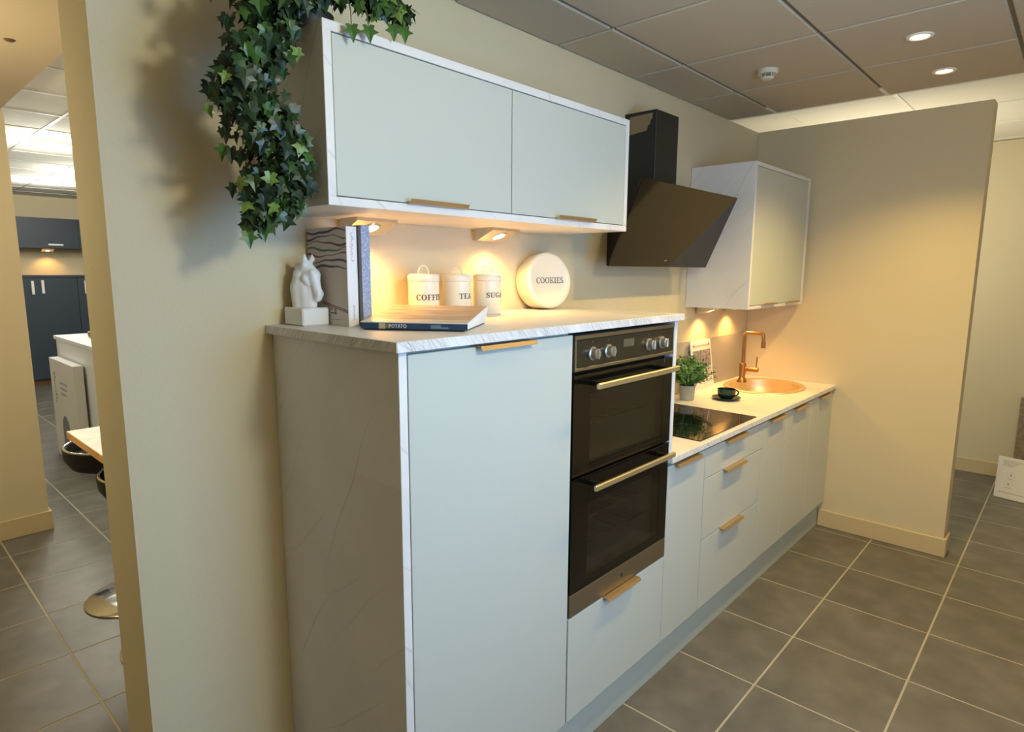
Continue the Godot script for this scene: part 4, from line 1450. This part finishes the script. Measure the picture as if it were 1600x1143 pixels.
func build_far() -> void:
	# breakfast bar and stools right behind the kitchen wall
	var t := thing("breakfast_bar", "light wooden bar top seen past the wall end", "table")
	part("bar_top", box(-0.172, 0.868, -1.53, 1.6, 0.9, -0.85, 0.002), M.wood, t)
	for x in [0.5, 1.5]:
		for z in [-1.45, -0.93]:
			part("leg", box(x - 0.03, 0.001, z - 0.03, x + 0.03, 0.8675, z + 0.03, 0.002), M.white_gloss, t)
	stool(0.06, -1.66, "black bar stool farther from the wall end, chrome base showing")
	stool(0.055, -1.10, "black bar stool nearest the wall end, mostly hidden")
	# white island end with a display box against it
	t = thing("kitchen_island", "white island end with plain white worktop beyond the stools", "island")
	part("body", box(0.485, 0.001, -4.9, 2.6, 0.985, -3.3, 0.002), M.white_gloss, t)
	part("worktop", box(0.47, 0.9855, -4.91, 2.62, 1.017, -3.28, 0.003), M.white_gloss, t)
	var hp := mb()
	lathe(hp, [Vector2(0.0, 0.0), Vector2(0.09, 0.0), Vector2(0.1, 0.02), Vector2(0.1, 0.05), Vector2(0.0, 0.05)], 28, Transform3D(Basis.IDENTITY, Vector3(0.72, 1.0175, -4.45)))
	tag(part("shallow_pan", hp, M.steel), "small grey pan on the white island", "pan")
	t = thing("display_box", "white display box with grey print standing against the island", "box")
	part("box_body", box(0.40, 0.001, -4.79, 0.468, 0.845, -4.03, 0.002), M.white_gloss, t)
	var im := Image.create(152, 168, false, Image.FORMAT_RGB8)
	im.fill(rgb(226, 220, 210))
	rng.seed = 9
	for k in 3:
		im.fill_rect(Rect2i(60, 34 + k * 9, 48 - k * 6, 4), rgb(168, 162, 158))
	for k in 9:
		im.fill_rect(Rect2i(22 + rng.randi_range(0, 3), 22 + k * 6, rng.randi_range(4, 9), 4), rgb(120, 118, 128))
	for py in range(90, 168):
		for px in range(50, 100):
			if Vector2((px - 74) / 24.0, (py - 118) / 28.0).length() < 1.0 or (py > 118 and absi(px - 74) < 23):
				im.set_pixel(px, py, rgb(128, 126, 128))
	print_quad("side_print", Vector3(0.3996, 0.01, -4.785), Vector3(0, 0, 0.75), Vector3(0, 0.83, 0), imat(im, 0.5), t)
	# navy kitchen at the far wall
	for k in 3:
		var x0 := 0.30 + k * 0.62
		t = thing("navy_cabinet", ["navy tall base unit nearest the left wall edge", "navy tall base unit with two white bar handles in the distance", "navy tall base unit beside the hidden end of the distant kitchen"][k], "cabinet", Vector3.ZERO, "navy units of the distant kitchen")
		part("body", box(x0, 0.09, -9.279, x0 + 0.619, 1.465, -8.72, 0.001), M.navy, t)
		var d := part("door", box(x0 + 0.002, 0.092, -8.7195, x0 + 0.617, 1.463, -8.70, 0.001), M.navy, t)
		var hx: float = [x0 + 0.58, x0 + 0.10, x0 + 0.08][k]
		part("handle", box(hx, 1.24, -8.6995, hx + 0.03, 1.42, -8.675, 0.003), M.white_gloss, d)
		if k == 1:
			part("handle", box(hx + 0.11, 1.25, -8.6995, hx + 0.14, 1.43, -8.675, 0.003), M.white_gloss, d)
	tag(part("plinth_board", box(0.30, 0.001, -8.78, 2.16, 0.088, -8.75, 0.001), M.dark_wood), "brown plinth board under the distant navy units", "plinth")
	tag(part("navy_worktop", box(0.29, 1.4655, -9.279, 2.17, 1.492, -8.69, 0.001), M.navy), "dark top over the distant navy units", "worktop")
	t = thing("navy_wall_cabinet", "navy wall cabinet with one pale bar handle in the distance", "cabinet")
	part("body", box(0.40, 1.857, -9.279, 2.1, 2.268, -8.95, 0.001), M.navy, t)
	var dd := part("door", box(0.95, 1.859, -8.9495, 1.66, 2.266, -8.93, 0.001), M.navy, t)
	part("door", box(0.402, 1.859, -8.9495, 0.947, 2.266, -8.93, 0.001), M.navy, t)
	part("door", box(1.663, 1.859, -8.9495, 2.098, 2.266, -8.93, 0.001), M.navy, t)
	part("handle", box(1.30, 1.895, -8.9295, 1.47, 1.92, -8.905, 0.003), M.white_gloss, dd)
	cab_light(Vector3(1.33, 1.8565, -9.2), "tiny lit wedge light under the distant navy cabinet")
	# aisle end: leaflet board on the floor and a weathered panel
	t = thing("leaflet_board", "white printed board leaning on the floor at the right edge", "sign", Vector3(4.72, 0.002, 1.31))
	var along := Vector3(-0.22, 0, 0.976).normalized()
	var lean2 := Vector3(0.06, 0.997, 0.013).normalized()
	t.basis = Basis(along, lean2, along.cross(lean2)).orthonormalized()
	part("board", box(0.0, 0.002, -0.006, 0.42, 0.30, 0.0, 0.001), M.white_gloss, t)
	im = Image.create(210, 150, false, Image.FORMAT_RGB8)
	im.fill(rgb(240, 236, 226))
	for k in 4:
		im.fill_rect(Rect2i(12, 10 + k * 6, 60 - k * 9, 2), rgb(176, 172, 166))
	for q in [[40, 62], [36, 96], [110, 60], [104, 100], [168, 70], [170, 108]]:
		for k in 40:
			var a := TAU * k / 40
			im.set_pixel(int(q[0] + cos(a) * 12), int(q[1] + sin(a) * 10), rgb(196, 190, 182))
		im.fill_rect(Rect2i(q[0] - 2, q[1] - 3, 5, 7), rgb(168, 160, 150))
		im.fill_rect(Rect2i(q[0] - 10, q[1] + 14, 24, 2), rgb(200, 196, 190))
	im.fill_rect(Rect2i(8, 128, 90, 3), rgb(196, 192, 186))
	print_quad("board_print", Vector3(0.005, 0.006, 0.0004), Vector3(0.41, 0, 0), Vector3(0, 0.29, 0), imat(im, 0.5), t)
	tag(part("wood_panel", box(5.20, 0.114, 1.372, 5.2745, 0.66, 1.75, 0.003), M.grey_wood), "weathered grey-brown wooden panel at the right edge", "panel")

func _ready() -> void:
	rng.seed = 1
	camera_and_light()
	make_materials()
	build_floor()
	build_walls()
	build_ceilings()
	build_ceiling_fittings()
	build_tall()
	build_oven()
	build_base()
	build_wall_units()
	build_hood()
	build_horse(1.4436)
	build_books(1.4436)
	build_canisters(1.4436)
	build_tin(1.4436)
	build_ivy()
	build_low_things()
	build_far()
